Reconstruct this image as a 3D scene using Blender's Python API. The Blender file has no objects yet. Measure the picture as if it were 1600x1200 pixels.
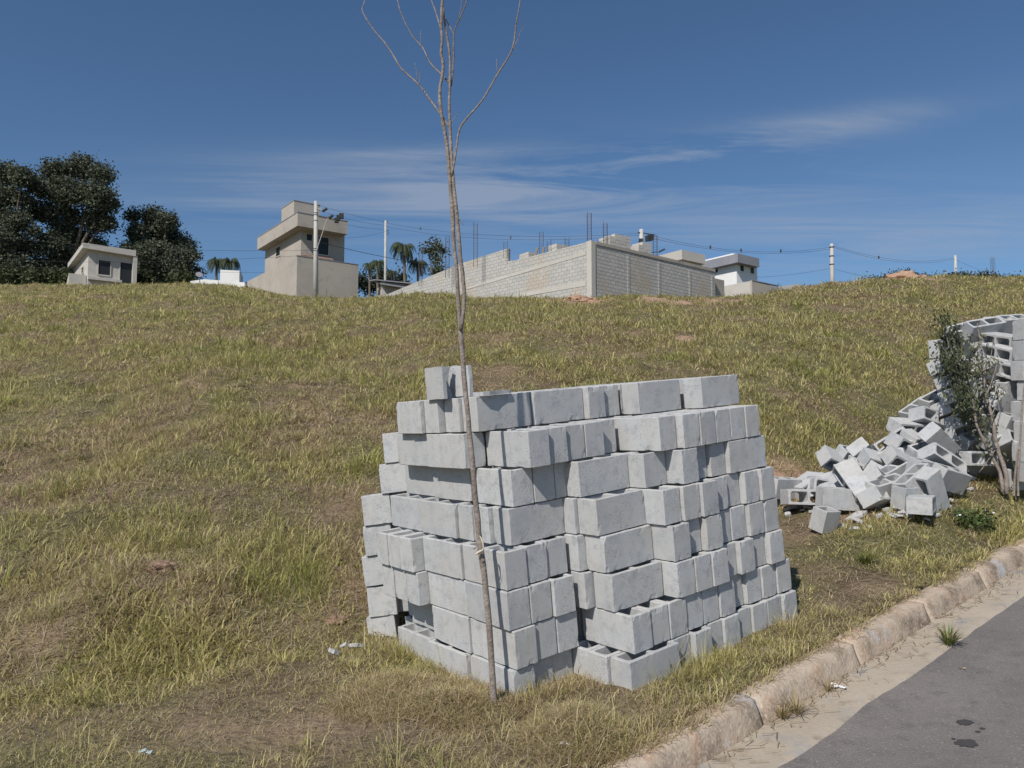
import bpy, bmesh, math, random
import numpy as np
from mathutils import Vector, Matrix
SC = bpy.context.scene
COL = SC.collection
R = math.radians
# ------------------------------------------------------------------ camera
F = 1190.0; TH = R(4.2)
cd = bpy.data.cameras.new('camera'); cam = bpy.data.objects.new('camera', cd); COL.objects.link(cam)
cd.sensor_width = 36; cd.lens = F/1600*36; cd.clip_start = .05; cd.clip_end = 2000
cam.location = (0, 0, 0); cam.rotation_euler = (R(90)+TH, 0, 0)
SC.camera = cam
# ------------------------------------------------------------------ light
SUN_EL = R(43); SUN_H = (-.5, -.866)            # horizontal direction towards the sun
SC.view_settings.view_transform = 'Standard'; SC.view_settings.look = 'None'
SC.view_settings.exposure = .04; SC.view_settings.gamma = 1
world = bpy.data.worlds.new('World'); SC.world = world; world.use_nodes = True
wt = world.node_tree; wt.nodes.clear()
def N(t, typ, **k):
    n = t.nodes.new(typ)
    for a, b in k.items():
        if a.startswith('i_'): n.inputs[a[2:].replace('_', ' ')].default_value = b
        else: setattr(n, a, b)
    return n
wo = N(wt, 'ShaderNodeOutputWorld'); bg = N(wt, 'ShaderNodeBackground'); bg.inputs[1].default_value = .086
sky = N(wt, 'ShaderNodeTexSky'); sky.sky_type = 'NISHITA'; sky.sun_disc = False
sky.sun_elevation = SUN_EL; sky.sun_rotation = math.atan2(SUN_H[0], SUN_H[1]); sky.air_density = 1.0; sky.dust_density = .9; sky.ozone_density = 4.6
sky.altitude = 700
# high thin cirrus, as a real layer of the sky (direction projected on a plane overhead)
tc = N(wt, 'ShaderNodeTexCoord'); sep = N(wt, 'ShaderNodeSeparateXYZ'); wt.links.new(tc.outputs['Generated'], sep.inputs[0])
def M(t, op, a, b=None, c=None):
    n = t.nodes.new('ShaderNodeMath'); n.operation = op
    for i, v in enumerate((a, b, c)):
        if v is None: continue
        if isinstance(v, (int, float)): n.inputs[i].default_value = v
        else: t.links.new(v, n.inputs[i])
    return n.outputs[0]
zz = M(wt, 'MAXIMUM', sep.outputs[2], .03)
px_ = M(wt, 'DIVIDE', sep.outputs[0], zz); py_ = M(wt, 'DIVIDE', sep.outputs[1], zz)
cb = N(wt, 'ShaderNodeCombineXYZ'); wt.links.new(px_, cb.inputs[0]); wt.links.new(py_, cb.inputs[1])
mp = N(wt, 'ShaderNodeMapping'); mp.inputs['Rotation'].default_value = (0, 0, R(14)); mp.inputs['Scale'].default_value = (.6, 2.4, 1)
mp.inputs['Location'].default_value = (1.2, .6, 0)
wt.links.new(cb.outputs[0], mp.inputs[0])
n1 = N(wt, 'ShaderNodeTexNoise'); n1.inputs['Scale'].default_value = .8; n1.inputs['Detail'].default_value = 11; n1.inputs['Roughness'].default_value = .66; n1.inputs['Distortion'].default_value = 1.1
wt.links.new(mp.outputs[0], n1.inputs['Vector'])
# broad mask in direction space: a band of cirrus a quarter of the way up the sky
az = M(wt, 'DIVIDE', sep.outputs[0], M(wt, 'MAXIMUM', sep.outputs[1], .05))
el = M(wt, 'DIVIDE', sep.outputs[2], M(wt, 'MAXIMUM', sep.outputs[1], .05))
def gauss(cx, cy, sx, sy, tilt):
    dx = M(wt, 'SUBTRACT', az, cx); dy = M(wt, 'SUBTRACT', M(wt, 'SUBTRACT', el, cy), M(wt, 'MULTIPLY', dx, tilt))
    a = M(wt, 'MULTIPLY', dx, 1/sx); b = M(wt, 'MULTIPLY', dy, 1/sy)
    q = M(wt, 'ADD', M(wt, 'MULTIPLY', a, a), M(wt, 'MULTIPLY', b, b))
    return M(wt, 'EXPONENT', M(wt, 'MULTIPLY', q, -1))
g = M(wt, 'ADD', M(wt, 'ADD', gauss(-.02, .335, .42, .055, .02), M(wt, 'MULTIPLY', gauss(.24, .385, .32, .022, .19), 1.15)),
      M(wt, 'ADD', M(wt, 'MULTIPLY', gauss(.5, .27, .5, .045, .08), .6), M(wt, 'MULTIPLY', gauss(-.12, .385, .14, .006, .03), .45)))
cm = N(wt, 'ShaderNodeMapRange'); cm.inputs[1].default_value = .38; cm.inputs[2].default_value = .72
wt.links.new(n1.outputs[0], cm.inputs[0])
mk = M(wt, 'MINIMUM', M(wt, 'MULTIPLY', M(wt, 'MULTIPLY', g, cm.outputs[0]), 1.0), .6)
mix = N(wt, 'ShaderNodeMixRGB'); mix.inputs[2].default_value = (3.9, 4.5, 5.6, 1)
hue = N(wt, 'ShaderNodeMixRGB'); hue.blend_type = 'MULTIPLY'; hue.inputs[0].default_value = 1; hue.inputs[2].default_value = (.83, .965, 1.02, 1)
wt.links.new(sky.outputs[0], hue.inputs[1])
wt.links.new(mk, mix.inputs[0]); wt.links.new(hue.outputs[0], mix.inputs[1])
wt.links.new(mix.outputs[0], bg.inputs[0]); wt.links.new(bg.outputs[0], wo.inputs[0])
sd = bpy.data.lights.new('sun', 'SUN'); sd.energy = 4.3; sd.angle = R(.5); sd.color = (1, .95, .87)
sun = bpy.data.objects.new('sun', sd); COL.objects.link(sun)
sdir = Vector((SUN_H[0]*math.cos(SUN_EL), SUN_H[1]*math.cos(SUN_EL), math.sin(SUN_EL))).normalized()
sun.rotation_euler = sdir.to_track_quat('Z', 'Y').to_euler(); sun.location = (-5, -10, 20)
# ------------------------------------------------------------------ helpers
def ray(px, py):
    x, y, z = (px-800)/F, (600-py)/F, 1.0; c, s = math.cos(TH), math.sin(TH)
    return Vector((x, z*c-y*s, z*s+y*c))
def at(px, py, Y):
    r = ray(px, py); return r*(Y/r.y)
def proj(P):
    x, y, z = P; c, s = math.cos(TH), math.sin(TH); d = y*c+z*s; u = -y*s+z*c
    return 800+F*x/d, 600-F*u/d
def tag(o, label=None, cat=None, group=None, kind=None):
    if label: o['label'] = label
    if cat: o['category'] = cat
    if group: o['group'] = group
    if kind: o['kind'] = kind
    return o
def thing(name, loc, label, cat, group=None):
    o = bpy.data.objects.new(name, None); o.location = loc; o.empty_display_size = .2; COL.objects.link(o)
    return tag(o, label, cat, group)
def link(name, me, mat, parent=None):
    o = bpy.data.objects.new(name, me); COL.objects.link(o)
    if mat and not me.materials: me.materials.append(mat)
    if parent:
        o.parent = parent
        o.matrix_parent_inverse = Matrix.Translation(-Vector(parent.location))
    return o
class MB:
    """collects boxes, tubes and faces (world coordinates); build() links them as one mesh"""
    def __init__(s): s.v = []; s.f = []; s.uv = []
    def face(s, idx, uv=None): s.f.append(idx); s.uv.append(uv or [(0, 0)]*len(idx))
    def obox(s, C, a, b, la, lb, z0, z1, z0b=None):
        # box from corner C along horizontal unit dirs a, b; z0..z1
        n = len(s.v)
        for (i, j) in ((0, 0), (1, 0), (1, 1), (0, 1)):
            p = (C[0]+a[0]*la*i+b[0]*lb*j, C[1]+a[1]*la*i+b[1]*lb*j)
            s.v.append((p[0], p[1], z0)); s.v.append((p[0], p[1], z1))
        s.face((n, n+2, n+3, n+1), [(0, z0), (la, z0), (la, z1), (0, z1)])
        s.face((n+2, n+4, n+5, n+3), [(0, z0), (lb, z0), (lb, z1), (0, z1)])
        s.face((n+4, n+6, n+7, n+5), [(0, z0), (la, z0), (la, z1), (0, z1)])
        s.face((n+6, n, n+1, n+7), [(0, z0), (lb, z0), (lb, z1), (0, z1)])
        s.face((n+1, n+3, n+5, n+7)); s.face((n+6, n+4, n+2, n))
        return s
    def poly_wall(s, C, a, b, pts, th):
        # pts: outline (distance along a, z) extruded by th along b
        n = len(s.v); k = len(pts)
        for q in (0, th):
            for (d, z) in pts: s.v.append((C[0]+a[0]*d+b[0]*q, C[1]+a[1]*d+b[1]*q, z))
        s.face(tuple(range(n, n+k)), [(d, z) for d, z in pts])
        s.face(tuple(range(n+2*k-1, n+k-1, -1)), [(d, z) for d, z in pts[::-1]])
        for i in range(k):
            j = (i+1) % k
            s.face((n+i, n+k+i, n+k+j, n+j), [(0, pts[i][1]), (th, pts[i][1]), (th, pts[j][1]), (0, pts[j][1])])
        return s
    def tube(s, pts, rad, seg=8, cap=True):
        pts = [Vector(p) for p in pts]
        if isinstance(rad, (int, float)): rad = [rad]*len(pts)
        n = len(s.v); ref = Vector((.31, .87, .13)).normalized()
        for i, p in enumerate(pts):
            t = (pts[min(i+1, len(pts)-1)]-pts[max(i-1, 0)]).normalized()
            x = t.cross(ref)
            if x.length < .05: x = t.cross(Vector((1, 0, 0)))
            x.normalize(); y = t.cross(x)
            for k in range(seg):
                a = 2*math.pi*k/seg; s.v.append(tuple(p+(x*math.cos(a)+y*math.sin(a))*rad[i]))
        for i in range(len(pts)-1):
            for k in range(seg):
                a = n+i*seg+k; b = n+i*seg+(k+1) % seg
                s.face((a, b, b+seg, a+seg), [(k/seg, i), ((k+1)/seg, i), ((k+1)/seg, i+1), (k/seg, i+1)])
        if cap:
            s.face(tuple(range(n+seg-1, n-1, -1))); e = n+(len(pts)-1)*seg; s.face(tuple(range(e, e+seg)))
        return s
    def box(s, P, ax, ay, az_):
        # centred box with half-axis vectors
        n = len(s.v); P = Vector(P)
        for i in (-1, 1):
            for j in (-1, 1):
                for k in (-1, 1): s.v.append(tuple(P+Vector(ax)*i+Vector(ay)*j+Vector(az_)*k))
        for q in ((0, 1, 3, 2), (4, 6, 7, 5), (0, 4, 5, 1), (2, 3, 7, 6), (0, 2, 6, 4), (1, 5, 7, 3)): s.face(tuple(n+t for t in q), [(0, 0), (0, 1), (1, 1), (1, 0)])
        return s
    def build(s, name, mat, parent=None, smooth=False):
        me = bpy.data.meshes.new(name); me.from_pydata(s.v, [], s.f)
        uv = me.uv_layers.new(name='UVMap'); flat = [c for f in s.uv for q in f for c in q]
        uv.data.foreach_set('uv', flat)
        if smooth: me.polygons.foreach_set('use_smooth', [True]*len(s.f))
        me.update()
        return link(name, me, mat, parent)
def bmesh_noise(*a): pass
# numpy value noise
_rng = np.random.RandomState(7); _T = _rng.rand(512, 512)
def vnoise(x, y, s, o=0):
    x = np.asarray(x)/s+37.3+o*11.7; y = np.asarray(y)/s+91.1+o*5.3
    xi = np.floor(x).astype(int); yi = np.floor(y).astype(int); fx = x-xi; fy = y-yi
    fx = fx*fx*(3-2*fx); fy = fy*fy*(3-2*fy)
    g = lambda a, b: _T[a % 512, b % 512]
    return (g(xi, yi)*(1-fx)+g(xi+1, yi)*fx)*(1-fy)+(g(xi, yi+1)*(1-fx)+g(xi+1, yi+1)*fx)*fy-.5
def fbm(x, y, s, n=4, o=0):
    r = 0
    for i in range(n): r = r+vnoise(x, y, s/2**i, o+i*3)/2**i
    return r
# ------------------------------------------------------------------ materials
def mat(name, col, rough=.9, noise=None, bump=None, spec=.3, metal=0):
    """noise = list of (scale, colour2, lo, hi, detail) mixed over col; bump = list of (scale, strength)"""
    m = bpy.data.materials.new(name); m.use_nodes = True; t = m.node_tree
    b = t.nodes['Principled BSDF']; b.inputs['Roughness'].default_value = rough; b.inputs['Metallic'].default_value = metal
    b.inputs['Specular IOR Level'].default_value = spec
    tc = N(t, 'ShaderNodeTexCoord'); cur = None
    rgb = N(t, 'ShaderNodeRGB'); rgb.outputs[0].default_value = (*col, 1); cur = rgb.outputs[0]
    for (sc, c2, lo, hi, det) in (noise or []):
        nz = N(t, 'ShaderNodeTexNoise'); nz.inputs['Scale'].default_value = sc; nz.inputs['Detail'].default_value = det; nz.inputs['Roughness'].default_value = .62
        t.links.new(tc.outputs['Object'], nz.inputs['Vector'])
        mr = N(t, 'ShaderNodeMapRange'); mr.inputs[1].default_value = lo; mr.inputs[2].default_value = hi
        t.links.new(nz.outputs[0], mr.inputs[0])
        mx = N(t, 'ShaderNodeMixRGB'); mx.inputs[2].default_value = (*c2, 1)
        t.links.new(mr.outputs[0], mx.inputs[0]); t.links.new(cur, mx.inputs[1]); cur = mx.outputs[0]
    t.links.new(cur, b.inputs['Base Color'])
    nrm = None
    for (sc, st) in (bump or []):
        nz = N(t, 'ShaderNodeTexNoise'); nz.inputs['Scale'].default_value = sc; nz.inputs['Detail'].default_value = 5
        t.links.new(tc.outputs['Object'], nz.inputs['Vector'])
        bp = N(t, 'ShaderNodeBump'); bp.inputs['Strength'].default_value = st; bp.inputs['Distance'].default_value = 1.0/sc
        t.links.new(nz.outputs[0], bp.inputs['Height'])
        if nrm: t.links.new(nrm, bp.inputs['Normal'])
        nrm = bp.outputs[0]
    if nrm: t.links.new(nrm, b.inputs['Normal'])
    m['cur'] = 0
    return m
def block_material():
    m = bpy.data.materials.new('block_concrete'); m.use_nodes = True; t = m.node_tree; b = t.nodes['Principled BSDF']
    b.inputs['Roughness'].default_value = .92; b.inputs['Specular IOR Level'].default_value = .2
    tc = N(t, 'ShaderNodeTexCoord'); oi = N(t, 'ShaderNodeObjectInfo')
    ad = N(t, 'ShaderNodeVectorMath', operation='ADD'); sc_ = N(t, 'ShaderNodeVectorMath', operation='SCALE'); sc_.inputs[3].default_value = 40
    cb = N(t, 'ShaderNodeCombineXYZ'); t.links.new(oi.outputs['Random'], cb.inputs[0]); t.links.new(oi.outputs['Random'], cb.inputs[2])
    t.links.new(cb.outputs[0], sc_.inputs[0]); t.links.new(tc.outputs['Object'], ad.inputs[0]); t.links.new(sc_.outputs[0], ad.inputs[1])
    V = ad.outputs[0]
    def nz(s, d=4, r=.6, dist=0):
        n = N(t, 'ShaderNodeTexNoise'); n.inputs['Scale'].default_value = s; n.inputs['Detail'].default_value = d; n.inputs['Roughness'].default_value = r; n.inputs['Distortion'].default_value = dist
        t.links.new(V, n.inputs['Vector']); return n.outputs[0]
    def mr(x, a, b_, c=0., d=1.):
        n = N(t, 'ShaderNodeMapRange'); n.inputs[1].default_value = a; n.inputs[2].default_value = b_; n.inputs[3].default_value = c; n.inputs[4].default_value = d
        t.links.new(x, n.inputs[0]); return n.outputs[0]
    def mx(f, a, b_, bt='MIX'):
        n = N(t, 'ShaderNodeMixRGB'); n.blend_type = bt
        for i, v in enumerate((f, a, b_)):
            if isinstance(v, (int, float)): n.inputs[i].default_value = v
            elif isinstance(v, tuple): n.inputs[i].default_value = (*v, 1)
            else: t.links.new(v, n.inputs[i])
        return n.outputs[0]
    c = mx(mr(oi.outputs['Random'], 0, 1), (.34, .35, .365), (.49, .495, .505))
    c = mx(mr(nz(5, 5), .35, .7), c, (.475, .465, .45))
    c = mx(mr(nz(14, 6, .7), .50, .70), c, (.29, .295, .31))
    # vertical damp streaks
    mpn = N(t, 'ShaderNodeMapping'); mpn.inputs['Scale'].default_value = (18, 18, 1.6); t.links.new(V, mpn.inputs[0])
    ns = N(t, 'ShaderNodeTexNoise'); ns.inputs['Scale'].default_value = 1; ns.inputs['Detail'].default_value = 3; t.links.new(mpn.outputs[0], ns.inputs['Vector'])
    c = mx(mr(ns.outputs[0], .5, .78, 0, .45), c, (.33, .335, .35))
    # pores
    vo = N(t, 'ShaderNodeTexVoronoi'); vo.inputs['Scale'].default_value = 85; t.links.new(V, vo.inputs['Vector'])
    pm = mr(vo.outputs['Distance'], .16, .32, 1, 0); pn = mr(nz(9, 2), .40, .60)
    pm2 = M(t, 'MULTIPLY', pm, pn)
    c = mx(M(t, 'MULTIPLY', pm2, .8), c, (.16, .16, .17))
    c = mx(mr(nz(2.5, 3), .45, .7, 0, .6), c, (.40, .385, .36))
    c = mx(mr(nz(420, 2), .3, .7, 0, .25), c, (.56, .56, .56))
    t.links.new(c, b.inputs['Base Color'])
    h = M(t, 'SUBTRACT', M(t, 'MULTIPLY', nz(260, 4, .7), .5), M(t, 'MULTIPLY', pm2, 1.2))
    bp = N(t, 'ShaderNodeBump'); bp.inputs['Strength'].default_value = .55; bp.inputs['Distance'].default_value = .0022; t.links.new(h, bp.inputs['Height'])
    bp2 = N(t, 'ShaderNodeBump'); bp2.inputs['Strength'].default_value = .10; bp2.inputs['Distance'].default_value = .003; t.links.new(nz(22, 4), bp2.inputs['Height'])
    t.links.new(bp2.outputs[0], bp.inputs['Normal']); t.links.new(bp.outputs[0], b.inputs['Normal'])
    return m
M_block = block_material()
def vc_material(name, rough=.8, transl=.25, spec=.25):
    m = bpy.data.materials.new(name); m.use_nodes = True; t = m.node_tree; b = t.nodes['Principled BSDF']; out = t.nodes['Material Output']
    b.inputs['Roughness'].default_value = rough; b.inputs['Specular IOR Level'].default_value = spec
    at_ = N(t, 'ShaderNodeAttribute'); at_.attribute_name = 'Col'; t.links.new(at_.outputs['Color'], b.inputs['Base Color'])
    tr = N(t, 'ShaderNodeBsdfTranslucent'); t.links.new(at_.outputs['Color'], tr.inputs[0])
    mx = N(t, 'ShaderNodeMixShader'); mx.inputs[0].default_value = transl
    t.links.new(b.outputs[0], mx.inputs[1]); t.links.new(tr.outputs[0], mx.inputs[2]); t.links.new(mx.outputs[0], out.inputs[0])
    return m
M_grass = vc_material('grass_blades', .6, .42); M_leaf = vc_material('leaves', .65, .2)
M_kerb = mat('kerb_concrete', (.40, .32, .245), .95, [(3, (.46, .37, .285), .35, .7, 6), (4.5, (.20, .15, .11), .50, .66, 8), (7, (.42, .27, .18), .52, .72, 5), (2.2, (.42, .42, .43), .6, .7, 5), (16, (.24, .18, .13), .58, .8, 7), (60, (.56, .48, .4), .5, .8, 4)], [(14, .2), (70, .35), (300, .3)])
M_gutter = mat('gutter_concrete', (.36, .305, .24), .95, [(2, (.42, .36, .285), .35, .65, 6), (5, (.30, .29, .285), .55, .7, 5), (11, (.24, .19, .145), .55, .75, 6), (30, (.33, .27, .21), .55, .8, 6)], [(25, .12), (160, .4)])
M_asph = mat('asphalt', (.180, .162, .152), .93, [(1.3, (.235, .21, .192), .35, .7, 5), (9, (.145, .13, .125), .5, .75, 6), (85, (.36, .34, .32), .60, .74, 3), (230, (.07, .065, .065), .5, .8, 2), (48, (.32, .30, .28), .66, .76, 2), (5, (.21, .19, .18), .6, .75, 6), (24, (.21, .19, .175), .7, .82, 3)], [(120, .8), (300, .5)])
M_plaster = mat('plaster_grey', (.37, .33, .29), .95, [(.5, (.42, .38, .33), .35, .65, 5), (.9, (.28, .26, .245), .56, .75, 6), (4, (.43, .39, .34), .5, .8, 5)], [(12, .1), (60, .2)])
M_plaster2 = mat('plaster_light', (.46, .43, .39), .95, [(.4, (.52, .49, .45), .35, .65, 5), (1.4, (.38, .355, .32), .56, .75, 6)], [(20, .2)])
M_white = mat('white_paint', (.76, .76, .75), .8, [(1, (.68, .68, .67), .5, .8, 4)])
M_greypaint = mat('grey_paint', (.23, .235, .26), .8, [(1, (.27, .275, .30), .4, .7, 4)])
M_dark = mat('opening_shade', (.025, .027, .03), .5)  # near-black colour painted in for the unlit inside behind doors and windows
M_glass = mat('window_glass', (.02, .025, .03), .3, spec=.3)
M_pole = mat('pole_concrete', (.48, .46, .43), .9, [(2, (.40, .385, .36), .45, .7, 5)], [(40, .2)])
M_wire = mat('wire_rubber', (.03, .03, .035), .7)
M_steel = mat('dark_steel', (.07, .07, .08), .6, metal=.2)
M_rebar = mat('rusty_rebar', (.10, .075, .07), .9)
M_tile = mat('clay_tiles', (.20, .13, .10), .9, [(6, (.28, .2, .16), .4, .7, 3)])
M_dirt = mat('red_dirt', (.40, .25, .17), 1, [(1.5, (.48, .33, .24), .4, .65, 6), (6, (.29, .18, .12), .5, .75, 6)], [(8, .6), (40, .6)])
M_bark = mat('sapling_bark', (.205, .168, .145), .9, [(18, (.32, .275, .245), .4, .65, 5), (40, (.15, .11, .09), .52, .75, 5)], [(60, .6), (200, .4)])
M_bark2 = mat('tree_bark', (.14, .115, .09), .95, [(5, (.2, .17, .14), .4, .7, 4)], [(20, .5)])
M_blackplastic = mat('dark_cover', (.035, .04, .04), .7)
M_strap = mat('strap', (.55, .5, .4), .7)
M_paper = mat('white_plastic', (.75, .76, .78), .6)
M_blue = mat('blue_plastic', (.40, .47, .50), .6)
def brick_material(name, c1, c2, mortar, w=.39, h=.19):
    m = bpy.data.materials.new(name); m.use_nodes = True; t = m.node_tree; b = t.nodes['Principled BSDF']
    b.inputs['Roughness'].default_value = .95; b.inputs['Specular IOR Level'].default_value = .2
    tc = N(t, 'ShaderNodeTexCoord'); br = N(t, 'ShaderNodeTexBrick'); br.inputs['Scale'].default_value = 1
    br.inputs['Brick Width'].default_value = w+.012; br.inputs['Row Height'].default_value = h+.012; br.inputs['Mortar Size'].default_value = .012; br.inputs['Mortar Smooth'].default_value = .3
    br.inputs['Color1'].default_value = (*c1, 1); br.inputs['Color2'].default_value = (*c2, 1); br.inputs['Mortar'].default_value = (*mortar, 1)
    nzw = N(t, 'ShaderNodeTexNoise'); nzw.inputs['Scale'].default_value = 1.2; t.links.new(tc.outputs['UV'], nzw.inputs['Vector'])
    vm = N(t, 'ShaderNodeVectorMath', operation='SCALE'); vm.inputs[3].default_value = .05; t.links.new(nzw.outputs['Color'], vm.inputs[0])
    va = N(t, 'ShaderNodeVectorMath', operation='ADD'); t.links.new(tc.outputs['UV'], va.inputs[0]); t.links.new(vm.outputs[0], va.inputs[1])
    t.links.new(va.outputs[0], br.inputs['Vector'])
    cur = br.outputs['Color']
    for sc, c, lo, hi in ((.35, (.44, .38, .31), .52, .64), (1.5, (.50, .48, .46), .56, .72), (5, (.27, .25, .235), .6, .8)):
        n = N(t, 'ShaderNodeTexNoise'); n.inputs['Scale'].default_value = sc; n.inputs['Detail'].default_value = 5; t.links.new(tc.outputs['UV'], n.inputs['Vector'])
        mr = N(t, 'ShaderNodeMapRange'); mr.inputs[1].default_value = lo; mr.inputs[2].default_value = hi; mr.inputs[4].default_value = .75; t.links.new(n.outputs[0], mr.inputs[0])
        mx = N(t, 'ShaderNodeMixRGB'); mx.inputs[2].default_value = (*c, 1); t.links.new(mr.outputs[0], mx.inputs[0]); t.links.new(cur, mx.inputs[1]); cur = mx.outputs[0]
    t.links.new(cur, b.inputs['Base Color'])
    bp = N(t, 'ShaderNodeBump'); bp.inputs['Distance'].default_value = .03; bp.inputs['Strength'].default_value = 1; bp.invert = True
    t.links.new(br.outputs['Fac'], bp.inputs['Height']); t.links.new(bp.outputs[0], b.inputs['Normal'])
    return m
M_brick = brick_material('block_masonry', (.50, .48, .455), (.43, .415, .395), (.30, .27, .24))  # colour lightened because the right wall faces away from the sun
M_brickl = brick_material('pale_block_masonry', (.46, .445, .42), (.40, .39, .37), (.385, .36, .33))
# ------------------------------------------------------------------ street frame and terrain
GR = .10; H0 = 1.75
SD = np.array([math.sin(R(50)), math.cos(R(50))]); ND = np.array([-SD[1], SD[0]])
def uv(x, y): return x*SD[0]+y*SD[1], x*ND[0]+y*ND[1]
def road_z(u): return -H0+GR*u
V_ASPH, V_KB, V_KT = 1.90, 2.16, 2.28
# crest of the hill as seen: column px -> (depth, pixel row)
CR = [(-900, 42, 452), (-300, 46, 448), (0, 50, 444), (150, 53, 446), (300, 55, 444), (340, 55, 446), (385, 57, 453), (420, 57, 459), (463, 57.3, 467), (560, 57, 470), (610, 53, 466), (650, 50, 461), (690, 48, 462), (740, 46, 469),
      (860, 42, 470), (925, 39.6, 470), (1000, 42, 466), (1100, 47, 464), (1200, 52, 458), (1260, 54, 447), (1330, 56, 443), (1400, 58, 437), (1480, 60, 434), (1600, 62, 433), (1750, 62, 432), (1900, 62, 436)]
CR = [(a, b, c+4+(0 if a < 1050 else 7 if a < 1180 else 14 if a < 1350 else 15)) for a, b, c in CR]
_cx = np.array([(c[0]-800)/F for c in CR]); _cd = np.array([c[1] for c in CR], float)
_cz = np.array([at(c[0], c[2], c[1]).z for c in CR])
HUMPS = []
for (px_h, py_h, Y_h, hr, hh) in ((905, 1085, 3.62, .20, .085), (640, 1035, 4.15, .26, .06), (700, 1060, 3.95, .14, .04), (815, 1112, 3.80, .15, -.065), (772, 1090, 3.98, .07, .02), (985, 1100, 3.72, .12, -.03), (1180, 1010, 4.3, .3, .02), (215, 900, 5.6, .35, .18), (120, 1010, 5.1, .3, .12), (330, 960, 5.5, .3, .14)):
    ph = at(px_h, py_h, Y_h); HUMPS.append((ph.x, ph.y, hr, hh))
def terrain(x, y, detail=True):
    x = np.asarray(x, float); y = np.asarray(y, float)
    u, v = uv(x, y)
    base = road_z(u)
    vf = 4.6+.33*np.clip(2.6-u, -1.2, 8)
    verge = base+.125+.012*np.clip(v-V_KT, 0, 3)
    xp = np.where(y > .5, x/np.maximum(y, .5), np.where(x > 0, 9, -9)); xp = np.clip(xp, _cx[0], _cx[-1])
    D = np.interp(xp, _cx, _cd); zc = np.interp(xp, _cx, _cz)
    vD = D*(xp*ND[0]+ND[1])
    t = (v-vf)/np.maximum(vD-vf, 5)
    tc_ = np.clip(t, 0, 1)
    S = tc_+.30*tc_*(1-tc_)**3
    ss = lambda q: np.clip(q, 0, 1)**2*(3-2*np.clip(q, 0, 1))
    verge = verge+.34*ss((u-5.0)/3.0)*ss((v-2.3)/.75)*ss((30-u)/15)
    hill = verge+(zc-verge)*S
    hill = np.where(t > 1, zc+.015*np.clip(v-vD, 0, 60), hill)
    z = np.where(t > 0, hill, verge)
    # small bank at the foot
    z = z+np.clip(t*25, 0, 1)*.10
    if detail:
        far = np.clip(t*12, 0, 1)
        z = z+far*np.clip(1-np.abs(t-.5)*1.7, .12, 1)*fbm(x, y, 6, 3, 2)*.5*(1-np.clip((t-.5)*3, 0, 1))
        z = z+far*(fbm(x, y, .9, 3, 5)*.16+fbm(x, y, .3, 2, 6)*.05)+np.clip((v-V_KT)*2, 0, 1)*fbm(x, y, .35, 3, 8)*.05
    for (hx, hy, hr, hh) in HUMPS: z = z+hh*np.exp(-((x-hx)**2+(y-hy)**2)/hr**2)
    kerbdip = np.clip((V_KT+.12-v)/.08, 0, 1)
    z = np.where(v < V_KT+.12, (base-.12)*kerbdip+z*(1-kerbdip), z)
    z = np.where(v < -5.2, base+.1+fbm(x, y, 3, 3, 1)*.1, z)
    return z
def tz(x, y): return float(terrain(np.array([x]), np.array([y]))[0])
# ground sheet: polar grid round the viewpoint
ang = np.concatenate([np.radians(np.arange(-48, 48, .22)), np.radians(np.arange(48, 312, 3.0))])
rad = np.concatenate([[.4], np.geomspace(1.2, 62, 430), np.geomspace(66, 900, 26)])
A_, R_ = np.meshgrid(ang, rad, indexing='ij'); X_ = R_*np.sin(A_); Y_ = R_*np.cos(A_)
Z_ = terrain(X_, Y_); Z_ = np.where(R_ > 150, Z_*.0+np.minimum(Z_, 14)-(R_-150)*.01, Z_)
na, nr = A_.shape
vv = np.stack([X_, Y_, Z_], -1).reshape(-1, 3)
ii, jj = np.meshgrid(np.arange(na), np.arange(nr-1), indexing='ij'); i2 = (ii+1) % na
quads = np.stack([ii*nr+jj, i2*nr+jj, i2*nr+jj+1, ii*nr+jj+1], -1).reshape(-1, 4)[:, ::-1]
def np_mesh(name, verts, quads=None, tris=None, col=None, smooth=False):
    me = bpy.data.meshes.new(name); nv = len(verts); me.vertices.add(nv); me.vertices.foreach_set('co', np.asarray(verts, np.float32).ravel())
    loops = []; starts = []; tot = 0
    if quads is not None and len(quads): loops.append(quads.ravel()); starts.append(np.arange(len(quads))*4); tot = len(quads)*4
    if tris is not None and len(tris): loops.append(tris.ravel()); starts.append(np.arange(len(tris))*3+tot)
    loops = np.concatenate(loops).astype(np.int32); starts = np.concatenate(starts).astype(np.int32)
    me.loops.add(len(loops)); me.loops.foreach_set('vertex_index', loops)
    me.polygons.add(len(starts)); me.polygons.foreach_set('loop_start', starts)
    if smooth: me.polygons.foreach_set('use_smooth', np.ones(len(starts), bool))
    me.update(calc_edges=True)
    if col is not None:
        ca = me.color_attributes.new('Col', 'FLOAT_COLOR', 'POINT'); c4 = np.ones((nv, 4), np.float32); c4[:, :3] = col; ca.data.foreach_set('color', c4.ravel())
    return me
def dry_mask(x, y):   # 0 green .. 1 dry
    return np.clip(.36+.6*fbm(x, y, 5, 3, 21)+1.5*fbm(x, y, .7, 3, 23), 0, 1)
def bare_mask(x, y):
    u, v = uv(x, y); b = np.clip((fbm(x, y, 1.6, 4, 31)-.62)*6, 0, 1)
    d = np.hypot(x, y)
    for (qx, qy, rr, w) in DIRT: b = np.maximum(b, np.clip(1.3-np.hypot((x-qx)/rr, (y-qy)/(rr*w))+fbm(x, y, 1.5, 3, 33)*.9, 0, 1))
    return b
DIRT = []
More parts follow.
